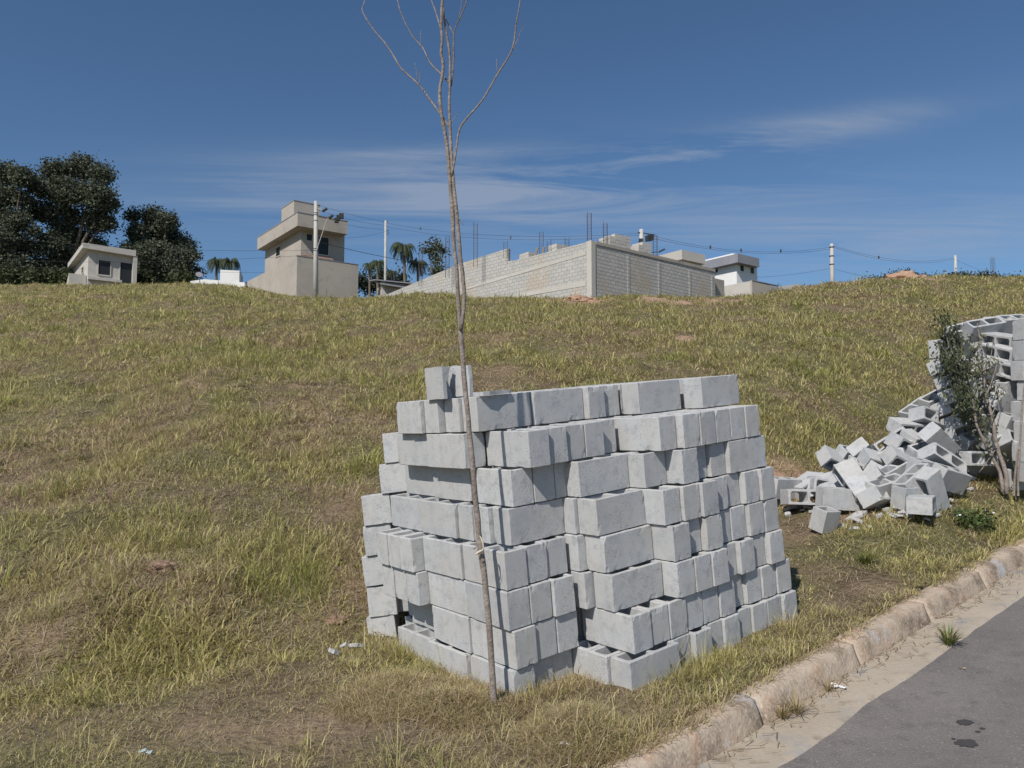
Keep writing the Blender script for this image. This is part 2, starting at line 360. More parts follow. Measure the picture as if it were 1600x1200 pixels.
for (px, D, rr, w) in ((905, 28.5, 1.9, 2.2), (855, 31, 1.2, 1.8), (1050, 29, 1.7, 2.2), (1115, 31, 1.6, 2.2), (1005, 31, 1.2, 2.0), (75, 27, 1.2, 1.3), (1270, 34, 1.3, 1.5), (1335, 35, 1.4, 1.5), (1414, 36, 1.6, 1.3)):
    p = at(px, 465, D); DIRT.append((p.x, p.y, rr, w))
p = at(1275, 742, 8.1); DIRT.append((p.x, p.y, .75, .6)); p = at(1235, 755, 7.9); DIRT.append((p.x, p.y, .5, .6))
def ground_color(x, y):
    u, v = uv(x, y); dm = dry_mask(x, y)[:, None]; bm = bare_mask(x, y)[:, None]
    soil = np.array([.38, .25, .18])*(1+.6*fbm(x, y, .5, 4, 41))[:, None]
    thatch = np.array([.17, .125, .085])*(1+.7*fbm(x, y, .25, 3, 43))[:, None]
    green = np.array([.12, .11, .055])*(1+.6*fbm(x, y, .3, 3, 44))[:, None]
    c = green*(1-dm)+thatch*dm
    return np.clip(c*(1-bm)+soil*bm, .01, 1)
me = np_mesh('ground', vv, quads, None, ground_color(vv[:, 0], vv[:, 1]), True)
mg = vc_material('ground_soil', .95, 0.0, .1)
t = mg.node_tree; b = t.nodes['Principled BSDF']; tcg = N(t, 'ShaderNodeTexCoord'); nn = N(t, 'ShaderNodeTexNoise'); nn.inputs['Scale'].default_value = 18; nn.inputs['Detail'].default_value = 8
t.links.new(tcg.outputs['Object'], nn.inputs['Vector']); bp = N(t, 'ShaderNodeBump'); bp.inputs['Strength'].default_value = .8; bp.inputs['Distance'].default_value = .06; t.links.new(nn.outputs[0], bp.inputs['Height']); t.links.new(bp.outputs[0], b.inputs['Normal'])
tag(link('ground', me, mg), kind='structure')
# street: sheets following the grade
def strip(name, prof, u0, u1, du, m, wob=0., smooth=True):
    us = np.arange(u0, u1, du); pv = np.array(prof)
    U, K = np.meshgrid(us, np.arange(len(prof)), indexing='ij'); V = pv[K, 0].astype(float); Zp = pv[K, 1].astype(float)
    if wob:
        V = V+fbm(U, K*.13, .5, 4, 51)*wob*pv[K, 2]; Zp = Zp+fbm(U+9, K*.21, .35, 4, 53)*wob*.6*pv[K, 2]
    X = U*SD[0]+V*ND[0]; Y = U*SD[1]+V*ND[1]; Z = road_z(U)+Zp
    n, k = U.shape; a, c = np.meshgrid(np.arange(n-1), np.arange(k-1), indexing='ij')
    q = np.stack([a*k+c, (a+1)*k+c, (a+1)*k+c+1, a*k+c+1], -1).reshape(-1, 4)
    return tag(link(name, np_mesh(name, np.stack([X, Y, Z], -1).reshape(-1, 3), q, None, None, smooth), m), kind='structure')
strip('road', [(-5, 0, 0), (-1.5, .05, 0), (1.0, .01, 0), (1.80, .0, 0), (1.96, -.002, 0)], -14, 90, .25, M_asph)
strip('gutter', [(1.88, -.012, 0), (1.895, .004, .6), (1.93, .010, .3), (2.05, .004, .3), (2.18, .004, 0)], -14, 90, .05, M_gutter, .06)
kp = [(2.15, -.05, 0), (2.152, .0, .3), (2.163, .03, 1), (2.178, .078, 1), (2.192, .108, 1), (2.206, .122, 1), (2.26, .128, .8), (2.32, .127, .5), (2.35, .08, 0), (2.36, -.1, 0)]
u_ = -14.0; k_ = 0
ks = []
kerb_parts = MB()
def kerb_strip(u0, u1):
    us = np.linspace(u0, u1, int((u1-u0)/.025)+2); off = (random.random()-.5)*.012
    n = len(kerb_parts.v); L = len(kp)
    for i, u in enumerate(us):
        e = min(i, len(us)-1-i); inset = (.011, .004)[e] if e < 2 else 0
        for j, (v, z, w) in enumerate(kp):
            nv_ = float(fbm(np.array([u]), np.array([j*.1]), .35, 4, 51)[0])*.009*w; nz_ = float(fbm(np.array([u+9]), np.array([j*.2]), .3, 3, 53)[0])*.010*w
            V = v+nv_+off+inset*(1 if j < 5 else 0); Z = road_z(u)+z+nz_-inset*(1 if j > 2 else 0)
            kerb_parts.v.append((u*SD[0]+V*ND[0], u*SD[1]+V*ND[1], Z))
    for i in range(len(us)-1):
        for j in range(L-1):
            a = n+i*L+j; kerb_parts.face((a, a+L, a+L+1, a+1))
    kerb_parts.face(tuple(n+j for j in range(L))); e = n+(len(us)-1)*L; kerb_parts.face(tuple(e+j for j in range(L-1, -1, -1)))
random.seed(5)
for i in range(-8, 40): kerb_strip(i*1.0+.45+.004, i*1.0+1.45-.004)
tag(kerb_parts.build('kerb', M_kerb, smooth=True), kind='structure')
# oil spots on the asphalt
def road_hit(px, py):
    r = ray(px, py); s = -H0/(r.z-GR*(r.x*SD[0]+r.y*SD[1])); return r*s
mo = mat('damp_stain', (.062, .055, .056), .85, [(60, (.07, .063, .062), .5, .7, 3)])
for i, (px, py, rx) in enumerate(((1508, 1131, .034), (1510, 1164, .042), (1535, 1141, .011), (1528, 1146, .010), (1490, 1157, .008))):
    p = road_hit(px, py); b_ = MB(); nseg = 22; b_.v.append((p.x, p.y, p.z+.012)); 
    for k in range(nseg):
        a = 2*math.pi*k/nseg; rr = rx*(1+.4*(random.random()-.5)); b_.v.append((p.x+rr*1.1*math.cos(a), p.y+rr*.9*math.sin(a), 0))
    b_.v = [(x, y, road_z(uv(x, y)[0])+(.05*(1.0-uv(x,y)[1])/2.5+.0 if False else 0)+.0) for x, y, z in b_.v]
    # cross fall of the road between its profile points
    def rz(x, y):
        u, v = uv(x, y); return road_z(u)+np.interp(v, [-5, -1.5, 1.0, 1.8, 1.96], [0, .05, .01, 0, -.002])+.004
    b_.v = [(x, y, float(rz(x, y))) for x, y, z in b_.v]
    for k in range(nseg): b_.face((0, 1+k, 1+(k+1) % nseg))
    tag(b_.build('oil_stain', mo), kind='structure')
# ------------------------------------------------------------------ concrete blocks
BL, BW, BH = .395, .147, .200
def block_mesh(name, L, W, H, cores, seed, chip=0.0):
    bm = bmesh.new(); t = .024
    xs = [-L/2]
    cw = (L-t*(cores+1))/cores
    for i in range(cores): xs += [-L/2+t+i*(cw+t), -L/2+(i+1)*(cw+t)]
    xs.append(L/2); ys = [-W/2, -W/2+t, W/2-t, W/2]
    V = {}
    for k, z in enumerate((0, H)):
        for i, x in enumerate(xs):
            for j, y in enumerate(ys): V[i, j, k] = bm.verts.new((x, y, z))
    hole = lambda i, j: j == 1 and i % 2 == 1
    nx, ny = len(xs)-1, 3
    for i in range(nx):
        for j in range(ny):
            if not hole(i, j):
                bm.faces.new((V[i, j, 1], V[i+1, j, 1], V[i+1, j+1, 1], V[i, j+1, 1])); bm.faces.new((V[i, j+1, 0], V[i+1, j+1, 0], V[i+1, j, 0], V[i, j, 0]))
            else:
                q = [(i, j), (i+1, j), (i+1, j+1), (i, j+1)]
                for a in range(4):
                    p, r = q[a], q[(a+1) % 4]
                    bm.faces.new((V[p[0], p[1], 1], V[r[0], r[1], 1], V[r[0], r[1], 0], V[p[0], p[1], 0]))
    per = [(i, 0) for i in range(nx)]+[(nx, j) for j in range(ny)]+[(i, ny) for i in range(nx, 0, -1)]+[(0, j) for j in range(ny, 0, -1)]
    for a in range(len(per)):
        p, r = per[a], per[(a+1) % len(per)]
        bm.faces.new((V[p[0], p[1], 0], V[r[0], r[1], 0], V[r[0], r[1], 1], V[p[0], p[1], 1]))
    bm.normal_update()
    # rounded cores
    he = [e for e in bm.edges if abs(e.verts[0].co.z-e.verts[1].co.z) > H*.5 and abs(abs(e.verts[0].co.y)-(W/2-t)) < 1e-4 and abs(abs(e.verts[0].co.x)-L/2) > 1e-4]
    bmesh.ops.bevel(bm, geom=he, offset=.022, segments=3, profile=.5, affect='EDGES')
    oe = [e for e in bm.edges if all(abs(abs(v.co.x)-L/2) < 1e-4 and abs(abs(v.co.y)-W/2) < 1e-4 for v in e.verts)]
    bmesh.ops.bevel(bm, geom=oe, offset=.004, segments=2, profile=.5, affect='EDGES')
    te = [e for e in bm.edges if len(e.link_faces) == 2 and abs(e.calc_face_angle(0)) > R(60) and (all(v.co.z > H-1e-4 for v in e.verts) or all(v.co.z < 1e-4 for v in e.verts))]
    bmesh.ops.bevel(bm, geom=te, offset=.003, segments=1, affect='EDGES')
    bmesh.ops.subdivide_edges(bm, edges=[e for e in bm.edges if e.calc_length() > .03], cuts=5, use_grid_fill=True)
    from mathutils import noise
    off = Vector((seed*7.7, seed*3.1, seed*1.3))
    for v in bm.verts:
        c = v.co.copy(); n = noise.noise_vector(c*5+off)*.0004+noise.noise_vector(c*60+off)*.00022
        # chipped arrises
        ed = min(L/2-abs(c.x), 9)+min(W/2-abs(c.y), 9)
        ez = min(c.z, H-c.z)
        near = sum(1 for q in (L/2-abs(c.x), W/2-abs(c.y), ez) if q < .008)
        if near >= 2:
            k = max(0, noise.noise(c*55+off*2)-.2)*.006+(max(0, noise.noise(c*17+off)-.15)*.03*(.35+chip) if near == 3 else max(0, noise.noise(c*11+off)-.5)*.02)
            v.co += Vector((-math.copysign(k, c.x) if L/2-abs(c.x) < .012 else 0, -math.copysign(k, c.y) if W/2-abs(c.y) < .012 else 0, math.copysign(k, H/2-c.z) if ez < .012 else 0))
        v.co += n
    me = bpy.data.meshes.new(name); bm.to_mesh(me); bm.free(); me.materials.append(M_block); return me
FULL = [block_mesh('concrete_block', BL, BW, BH, 2, s, .35 if s % 3 == 0 else 0) for s in range(6)]
HALF = [block_mesh('half_block', .192, BW, BH, 1, s+20, .3*(s % 2)) for s in range(3)]
e1 = (ray(2323, 480)).normalized(); e2 = ray(-130, 680).normalized(); e3 = e1.cross(e2).normalized(); e2 = e3.cross(e1)
O = ray(806, 1110)*3.95; PIT = .205
blocks = []
rb = random.Random(11)
def put_block(P, ax, ay, az_, half=False, label=None, group=None, name=None, mesh=None):
    """P: centre of the bottom face; ax long axis, ay width, az up (unit vectors)"""
    me = mesh or rb.choice(HALF if half else FULL)
    o = bpy.data.objects.new(name or 'concrete_block', me); COL.objects.link(o)
    m = Matrix((ax, ay, az_)).transposed().to_4x4(); m.translation = P; o.matrix_world = m
    tag(o, label, 'concrete block', group); blocks.append(o); return o
def solve(px, k, u=None, v=None):
    lo, hi = -2.0, 4.5
    f = (lambda q: proj(O+e1*u+e2*q+e3*PIT*k)[0]-px) if v is None else (lambda q: proj(O+e1*q+e2*v+e3*PIT*k)[0]-px)
    a, b = lo, hi
    for _ in range(50):
        m_ = (a+b)/2
        if f(a)*f(m_) <= 0: b = m_
        else: a = m_
    return (a+b)/2
foot = {k: [] for k in range(9)}     # footprints in the pile's own frame
rowitems = {k: [] for k in range(9)}
def place(k, typ, u, v, yaw=0., roll=0., lift=0.):
    """near corner (towards the street and the viewer) at (u, v)"""
    half = typ in 'HF'; L = .192 if half else BL
    yaw += rb.uniform(-1.5, 1.5) if not roll else 0
    c, s = math.cos(R(yaw)), math.sin(R(yaw))
    a = e1*c+e2*s; b = e2*c-e1*s
    up = e3
    if roll:
        q = Matrix.Rotation(R(roll), 3, b.cross(Vector((0, 0, 1))).normalized() if False else b)
        a = q @ a; up = q @ e3
    la, lb = (L, BW) if typ in 'BHF' else (BW, L)
    P = O+e1*u+e2*v+e3*(PIT*k+lift)+a*la/2+b*lb/2
    if typ in 'BHF': ax, ay = a, b
    else: ax, ay = b, -a
    if rb.random() < .5: ax, ay = -ax, -ay
    o = put_block(P, ax, ay, up, half)
    ca = ((u+(la*c-lb*s)/2), (v+(la*s+lb*c)/2)); foot[k].append((ca[0], ca[1], la/2, lb/2, yaw))
    rowitems[k].append((proj(P+up*.1-a*la*.0)[0], o, typ)); return o
# every row: c1 corner, chain to the right (x of the near vertical edge, or 'r' = set back by that much), chain to the left
GAP = .006
ROWS = {
 0: dict(c=('A', 0, 0, 806), right=[('A', 'r', .035), ('A', 866), ('@', 'B', .462, -.075), ('@', 'B', .455, -.227), ('B', 989, .472), ('A', 'r', .05), ('A', 1091), ('A', 'r', .05), ('A', 1136), ('A', 'r', .03), ('A', 1180), ('A', 1203), ('A', 1228)],
         left=[('A', 732), ('A', 676)]),
 1: dict(c=('A', 0.017, -.015, 808), right=[('A', 'r', .02), ('A', 874), ('A', 992, .565), ('A', 1020), ('A', 1050), ('A', 1075), ('A', 1101), ('A', 1128), ('A', 'r', .055), ('A', 1169), ('A', 1194), ('A', 1217)],
         left=[('A', 735), ('i', 'A', 679, .09)]),
 2: dict(c=('A', .0, .0, 796), right=[('A', 832), ('A', 869), ('@', 'B', .50, -.055), ('B', 960, .555), ('A', 1062), ('A', 1090), ('A', 1117), ('A', 'r', .06), ('A', 1160), ('A', 'r', .035), ('A', 1206)],
         left=[('A', 731), ('p', 'B', 656), ('p', 'B', 637), ('p', 'B', 617)]),
 3: dict(c=('A', .01, .01, 792), right=[('A', 826), ('A', 857), ('@', 'B', .50, -.022), ('B', 947, .555), ('A', 1055), ('A', 'r', .05), ('A', 1107), ('A', 'r', .05), ('A', 'r', .0), ('A', 1174), ('A', 1198)],
         left=[('A', 722), ('p', 'B', 646), ('p', 'B', 626), ('p', 'B', 607)]),
 4: dict(c=('B', .11, .08, 799), right=[('@', 'B', .515, .0), ('B', 935, .54), ('A', 1040), ('A', 1071), ('A', 1101), ('A', 'r', .05), ('A', 'r', .02), ('A', 1167), ('A', 1192.5)],
         left=[('e', 766), ('e', 740), ('A', 713), ('A', 660)]),
 5: dict(c=('A', .15, .08, 802), right=[('A', 837), ('A', 'r', .0), ('B', 907, .54), ('H', 1009), ('A', 1069), ('A', 'r', .06), ('A', 1112), ('B', 1142)],
         left=[('A', 737), ('A', 684)]),
 6: dict(c=('A', .20, -.01, 829), right=[('A', 'r', .025), ('A', 'r', .02), ('A', 917.5), ('A', 'r', .05), ('A', 1033, 1.03), ('A', 1070), ('A', 1097), ('A', 1121), ('A', 1144), ('A', 1168)],
         left=[('p', 'A', 728), ('p', 'A', 672)]),
 7: dict(c=('B', .10, .33, 748), right=[('B', 837), ('A', 922), ('A', 944), ('B', 1000), ('B', 1098.5)],
         left=[('p', 'e', 719), ('e', 681), ('p', 'e', 659), ('e', 640)]),
}
for k, rw in ROWS.items():
    typ, u0, v0, x0 = rw['c']
    # keep v of the corner, move u so that its near edge falls on the photo's column
    u = solve(x0, k, v=v0) if k < 7 else solve(x0, k, v=v0)
    v = v0
    if abs(u-u0) > .3: u = u0
    place(k, typ, u, v); cu, cv, ct = u, v, typ
    wid = {'A': BW, 'B': BL, 'H': .192}
    uu = u+wid[typ]+GAP; pv = v
    for it in rw['right']:
        if it[0] == '@': place(k, it[1], it[2], it[3]); continue
        if it[1] == 'r': vv_ = pv+it[2]
        else:
            if len(it) > 2: uu = it[2]
            vv_ = solve(it[1], k, u=uu)
            if len(it) == 2: vv_ = max(pv-.34, min(pv+.12, vv_))
        place(k, it[0], uu, vv_); pv = vv_; uu += wid[it[0]]+GAP
    rw['end'] = (uu, pv)
    vv_ = cv+(BL if ct == 'A' else BW)+GAP; pu = cu
    for it in rw['left']:
        if it[0] == 'p': typ, x = it[1], it[2]
        elif it[0] == 'i': typ, x = it[1], it[2]
        else: typ, x = it[0], it[1]
        uu = solve(x, k, v=vv_)
        lim = .22 if it[0] == 'p' else .07
        uu = max(pu-lim, min(pu+lim, uu))
        if it[0] == 'i': uu = pu+it[3]
        tt = {'e': 'B', 'A': 'A', 'B': 'B'}[typ]
        place(k, tt, uu, vv_); vv_ += (BL if typ == 'A' else BW)+GAP
        if it[0] not in 'pi': pu = uu
# tilted column of blocks at the far left
for k, (xl, yb, typ) in enumerate(((578, 1012, 'H'), (577, 967, 'H'), (571, 923, 'H'), (572, 870, 'H'), (569, 827, 'H'), (596, 777, 'H'), (601, 727, 'H'))):
    dep = 5.12; P0 = ray(xl, yb)*dep
    d = P0-O; u, v = d.dot(e1), d.dot(e2)
    v = max(v, 1.37 if k == 4 else 1.27)
    P0 = O+e1*solve(xl, k, v=v)+e2*v+e3*PIT*k
    yw = R(rb.uniform(-6, 6)-6); rl = R(rb.uniform(6, 9) if k < 7 else 5)
    a = Vector((math.cos(yw), math.sin(yw), 0)); b = Vector((-math.sin(yw), math.cos(yw), 0)); up = Vector((0, 0, 1))
    q = Matrix.Rotation(-rl, 3, b); a = q @ a; up = q @ up
    P = P0+a*.096+b*BW/2
    o = put_block(P, a, b, up, True); rowitems[k].append((proj(P)[0]-8, o, 'H'))
    if k in (1, 3, 4):      # a second one tucked behind its right side
        o = put_block(P0+a*.26+b*(BW/2+.07), a, b, up, True); rowitems[k].append((proj(P)[0]+14, o, 'H'))
    foot[k].append(((P-O).dot(e1), (P-O).dot(e2), .13, .13, 0))
for k_, u_0, v_0 in ((0, .13, 1.20), (1, .16, 1.20), (2, .16, 1.16)): place(k_, 'B', u_0, v_0)
# inside of the stack: laid on a grid wherever nothing stands yet
def overlaps(k, u, v, ha, hb):
    for (a, b, la, lb, yw) in foot[k]:
        if abs(a-u) < la+ha-.004 and abs(b-v) < lb+hb-.004: return True
    return False
inner = []
for k in range(8):
    uend = ROWS[k]['end'][0]; cu = min(f[0]-f[2] for f in foot[k]); flip = k % 2
    for du in np.arange(0, uend, .05):
        for dv in np.arange(-.3, 1.40, .05):
            ha, hb = (BW/2, BL/2) if flip else (BL/2, BW/2)
            u = cu+du+ha+.03; v = dv+hb
            if u+ha > uend-.004 or v+hb > 1.42: continue
            # must lie behind both faces
            fr = [f for f in foot[k] if abs(f[0]-u) < f[2]+ha and f[1] < v]; lf = [f for f in foot[k] if abs(f[1]-v) < f[3]+hb and f[0] < u]
            if not fr or not lf or overlaps(k, u, v, ha, hb): continue
            P = O+e1*u+e2*v+e3*PIT*k; yw = R(rb.uniform(-.8, .8)); a = e1*math.cos(yw)+e2*math.sin(yw); b_ = e2*math.cos(yw)-e1*math.sin(yw)
            if flip: o = put_block(P, b_, -a, e3)
            else: o = put_block(P, a, b_, e3)
            foot[k].append((u, v, ha, hb, 0)); inner.append((k, o))
ORD = ['first', 'second', 'third', 'fourth', 'fifth', 'sixth', 'seventh', 'eighth', 'ninth', 'tenth', 'eleventh', 'twelfth', 'thirteenth', 'fourteenth', 'fifteenth', 'sixteenth', 'seventeenth', 'eighteenth', 'nineteenth', 'twentieth']
CNAME = {7: 'top', 6: 'second', 5: 'third', 4: 'fourth', 3: 'fifth', 2: 'sixth', 1: 'seventh', 0: 'bottom'}
TY = {'A': 'grey block, end out', 'B': 'grey block, long side out', 'H': 'short grey half block'}
for k, its in rowitems.items():
    its.sort(key=lambda q: q[0])
    for i, (x, o, ty) in enumerate(its):
        o['label'] = f'{TY[ty]}, {ORD[i]} from left in {CNAME[k]} course of near stack'; o['group'] = 'concrete blocks in the near stack'
        if ty == 'H' : o.name = 'half_block'
for k, o in inner:
    if k < 7: continue
    o['label'] = 'hollow block in the middle of the near stack\'s top course, only its upper edge showing'; o['group'] = 'middle blocks of the top course'
def merge(objs, name, label, cat):
    vs = []; qs = []; n = 0; me0 = bpy.data.meshes.new(name); fs = []
    for o in objs:
        m = o.matrix_world; vs += [tuple(m @ v.co) for v in o.data.vertices]; fs += [tuple(i+n for i in p.vertices) for p in o.data.polygons]; n = len(vs); blocks.remove(o); bpy.data.objects.remove(o)
    me0.from_pydata(vs, [], fs); return tag(link(name, me0, M_block), label, cat, None, 'stuff')
merge([o for k, o in inner if k < 7], 'inner_blocks', 'grey blocks packed inside the near stack behind its outer blocks', 'concrete blocks')
# broken pieces on the very top
def poly_prism(pts, t0, ax, ay, an, P, mb, rough=.006, seg=5):
    """outline pts in (ax, ay), thickness t0 along an, with ragged edge"""
    out = []
    for i, p in enumerate(pts):
        q = pts[(i+1) % len(pts)]
        for s in range(seg):
            f = s/seg; out.append((p[0]+(q[0]-p[0])*f+(rb.uniform(-rough, rough) if s else 0), p[1]+(q[1]-p[1])*f+(rb.uniform(-rough, rough) if s else 0)))
    n = len(mb.v); m_ = len(out)
    for sgn in (0, 1):
        for (x, y) in out: mb.v.append(tuple(P+ax*x+ay*y+an*(t0*sgn+rb.uniform(-.001, .001))))
    mb.face(tuple(range(n+m_-1, n-1, -1))); mb.face(tuple(range(n+m_, n+2*m_)))
    for i in range(m_): j = (i+1) % m_; mb.face((n+i, n+j, n+m_+j, n+m_+i))
cU = solve(694, 8, v=.52); Pb = O+e1*cU+e2*.52+e3*(PIT*8-.004)
mb_ = MB(); H_ = .19
poly_prism([(0, 0), (.19, 0), (.19, H_), (0, H_)], .024, e2, e3, e1, Pb, mb_, .002)                      # outer shell seen from the left
poly_prism([(.024, 0), (.16, 0), (.13, .09), (.17, H_), (.024, H_)], .024, e1, e3, -e2, Pb+e2*.19, mb_, .008)
poly_prism([(.0241, 0), (.13, 0), (.10, .1), (.13, H_), (.0241, H_)], .024, e1, e3, e2, Pb+e2*.10, mb_, .006)
tag(mb_.build('broken_block', M_block), 'broken half of a block standing on the top left corner of the near stack', 'broken block')
Pb2 = O+e1*(cU+.21)+e2*(.56)+e3*(PIT*8-.004); mb_ = MB()
poly_prism([(0, 0), (.15, 0), (.145, .1), (.16, H_), (0, H_)], .024, (e2*.9-e1*.43).normalized(), e3, e1, Pb2, mb_, .008)
poly_prism([(.0242, .0), (.12, 0), (.10, H_), (.0242, H_)], .024, e1, e3, -e2, Pb2+(e2*.9-e1*.43).normalized()*.15+e2*.002, mb_, .008)
tag(mb_.build('broken_block', M_block), 'broken block shell with ragged edges behind the thin trunk, on top of the near stack', 'broken block')
Pb3 = O+e1*(cU+.12)+e2*(.30)+e3*(PIT*8-.002); mb_ = MB()
poly_prism([(0, 0), (.2, .01), (.24, .08), (.1, .12), (-.02, .07)], .022, e1, e2, e3, Pb3, mb_, .01)
tag(mb_.build('block_shard', M_block), 'flat jagged shard lying at the foot of the broken block on the stack top', 'shard')
# ------------------------------------------------------------------ fallen heap and second stack by the street, to the right
def camdir(a): # image-like direction (right, up, away) -> world
    return Vector((a[0], a[2], a[1]))
def free_block(px, py, D, A, Hh, half=False, label='', group=None, sink=0):
    """centre seen at pixel, depth D; A long axis, Hh axis of the cores"""
    a = camdir(A).normalized(); h = camdir(Hh); h = (h-a*h.dot(a)).normalized()
    if h.z < 0 and abs(h.z) > .3: h = -h
    b = h.cross(a)
    P = at(px, py, D)-h*BH/2
    o = put_block(P, a, b, h, half, label, group)
    if half: o.name = 'half_block'
    return o
HEAP = 'fallen blocks in the heap'
Hp = [
 (1289, 829, 6.75, (.85, -.02, .5), (.05, 1, -.3), 1, 'pale half block lying alone in the grass in front of the heap'),
 (1312, 790, 7.15, (1, -.06, .12), (.05, 1, -.05), 0, 'upright pale block with its long side to the viewer, lowest left of the heap'),
 (1334, 752, 7.2, (-.25, .72, .6), (.95, .3, -.05), 0, 'block leaning back on the upright block at the heap\'s left end'),
 (1298, 754, 7.7, (1, .03, .1), (0, .05, -1), 0, 'block on its side with two open cores, behind the leaning block'),
 (1257, 776, 7.35, (1, -.03, .05), (0, .1, -1), 0, 'block on its side in the grass, grass seen through its two cores'),
 (1259, 751, 7.8, (.75, .35, .5), (.4, -.1, -.9), 0, 'tilted block with a corner up, behind the block full of grass'),
 (1224, 770, 7.7, (.9, -.05, .6), (0, 1, -.2), 0, 'pale block half hidden by the near stack, leftmost of the heap'),
 (1307, 722, 8.0, (.85, -.35, .35), (-.25, -.55, -.8), 0, 'block tipped with its core open downwards, top left of the heap'),
 (1331, 716, 8.1, (.9, -.15, .4), (.05, .8, -.6), 0, 'smooth block behind the leaning block, next to the tipped one'),
 (1352, 712, 8.0, (.6, -.45, .5), (.6, .7, -.4), 0, 'slanting block whose top edge slopes to the right, left part of the heap'),
 (1377, 724, 7.7, (.95, -.28, .1), (-.1, -.55, -.85), 0, 'long block slanting down to the right with a dark hollow below it'),
 (1389, 693, 8.1, (.85, .48, .1), (.15, .4, -.9), 0, 'block on edge with one oval core facing the street, upper left of the heap'),
 (1402, 712, 7.9, (.8, .4, .4), (-.4, .8, -.4), 0, 'block wedged just right of the one with the oval core'),
 (1368, 752, 7.2, (.8, -.55, .4), (.5, .7, -.5), 1, 'half block with broken face below the long slanting block'),
 (1384, 765, 7.1, (.95, .2, .4), (-.1, 1, -.4), 0, 'pale flat-topped block in the middle front of the heap'),
 (1365, 776, 7.0, (.8, -.1, .7), (.3, .5, -.8), 1, 'half block with small dark gap, low in the front of the heap'),
 (1417, 699, 7.9, (.8, -.35, .3), (.3, -.4, -.8), 0, 'block with a dark open core pointing down right, upper middle of the heap'),
 (1412, 724, 7.5, (.85, -.42, .2), (-.2, -.45, -.85), 0, 'block with big slanted top face and dark cores beneath, middle of the heap'),
 (1420, 668, 8.2, (.95, -.05, .25), (-.15, -.35, -.9), 0, 'grey block lying on its side under the large slanting slab'),
 (1453, 654, 8.2, (.9, -.25, .3), (-.5, .3, -.8), 0, 'bright block with one dark triangular core mouth below the large slab'),
 (1462, 628, 8.5, (.85, .38, .3), (-.35, .75, -.5), 0, 'large pale block slanting up to the right at the heap\'s shoulder'),
 (1432, 645, 8.6, (.8, .45, .3), (-.4, .8, -.4), 0, 'block in line below the shoulder block, left edge of the heap'),
 (1467, 690, 7.7, (.7, -.5, .4), (.45, .8, -.4), 0, 'block seen corner-on with a slot of dark core on top'),
 (1472, 722, 7.3, (.82, -.5, .15), (.25, .5, -.85), 0, 'block with two big oval cores facing the street, right middle of the heap'),
 (1437, 734, 7.2, (.9, -.1, .35), (0, 1, -.3), 1, 'very bright half block in front of the block with the slanted top face'),
 (1428, 755, 7.0, (.75, .45, .4), (-.5, .8, -.2), 0, 'grey block leaning up left, behind the small slotted piece'),
 (1455, 768, 6.95, (.35, -.8, .3), (-.9, -.3, -.4), 0, 'block standing on end with a triangular dark core mouth, lower right of the heap'),
 (1440, 799, 6.7, (.55, .0, .85), (.85, -.02, -.55), 0, 'low block at the front with bright top and its core open to the right'),
 (1415, 790, 6.9, (.9, .0, .4), (.1, 1, -.1), 1, 'small grey half block low behind the frontmost low block'),
 (1482, 748, 7.1, (.9, -.2, .5), (.1, 1, -.5), 0, 'flat pale block lying right of the block with two oval cores'),
 (1498, 661, 8.0, (.95, -.03, .1), (0, .25, -1), 0, 'shaded block on its side behind the leafy sapling, under its crown'),
 (1496, 640, 8.4, (.9, -.1, .3), (0, 1, -.3), 0, 'block right of the shoulder block under the drooping leaves'),
 (1520, 690, 7.7, (.85, .2, .4), (-.1, .7, -.7), 0, 'block behind the twin stems, sloping up to the right'),
 (1524, 717, 7.4, (.92, -.03, .35), (-.5, .05, -.85), 0, 'boxy block facing left behind the base of the leafy sapling'),
 (1545, 733, 7.5, (.9, -.2, .3), (0, .8, -.6), 0, 'block directly behind the stems where they leave the ground'),
 (1538, 660, 8.1, (.8, -.4, .4), (.3, .7, -.5), 0, 'tilted block half covered by leaves, right of the shaded one'),
 (1547, 634, 8.4, (.7, -.6, .3), (.3, .3, -.9), 0, 'block with a large dark core, high in the heap right of the stems'),
 (1573, 636, 8.2, (.65, -.65, .4), (-.1, .4, -.9), 0, 'block with dark wedge-shaped core leaning against the far stack'),
 (1580, 666, 7.9, (.75, -.6, .3), (.5, .75, -.4), 0, 'bright slab-like block sliding down from the far stack'),
 (1584, 693, 7.6, (.9, .3, .3), (-.2, .9, -.4), 0, 'block under the sliding slab at the frame\'s right edge'),
 (1578, 719, 7.4, (.9, -.25, .3), (.2, .9, -.4), 0, 'pale block beside the thin stake at the right edge'),
 (1560, 700, 7.8, (.8, .4, .4), (-.3, .6, -.7), 0, 'block with dark gap between the stems and the stake'),
 (1598, 735, 7.3, (.9, .1, .4), (0, 1, -.3), 0, 'last low block of the heap at the right edge'),
 (1398, 742, 7.4, (.85, .35, .4), (-.3, .9, -.3), 0, 'block under the long slanting one, centre of the heap'),
 (1446, 708, 7.8, (.9, .2, .3), (-.2, .8, -.6), 0, 'block between the two with open cores, centre right of the heap'),
 (1345, 736, 7.8, (.9, .2, .4), (-.2, .9, -.4), 0, 'block filling the heap behind the leaning one'),
]
for i_, (px, py, D, A, Hh, hf, lb) in enumerate(Hp):
    if px > 1490: D += .45
    if px > 1530: D += .2
    o_ = free_block(px, py, D, A, Hh, bool(hf), lb, HEAP)
    if i_ in (0, 1, 4, 5, 6, 15, 27, 28, 42):
        lo_ = min((o_.matrix_world @ v.co).z-tz((o_.matrix_world @ v.co).x, (o_.matrix_world @ v.co).y) for v in o_.data.vertices); m_ = o_.matrix_world.copy(); m_.translation.z -= lo_+.015; o_.matrix_world = m_
rh = random.Random(3)
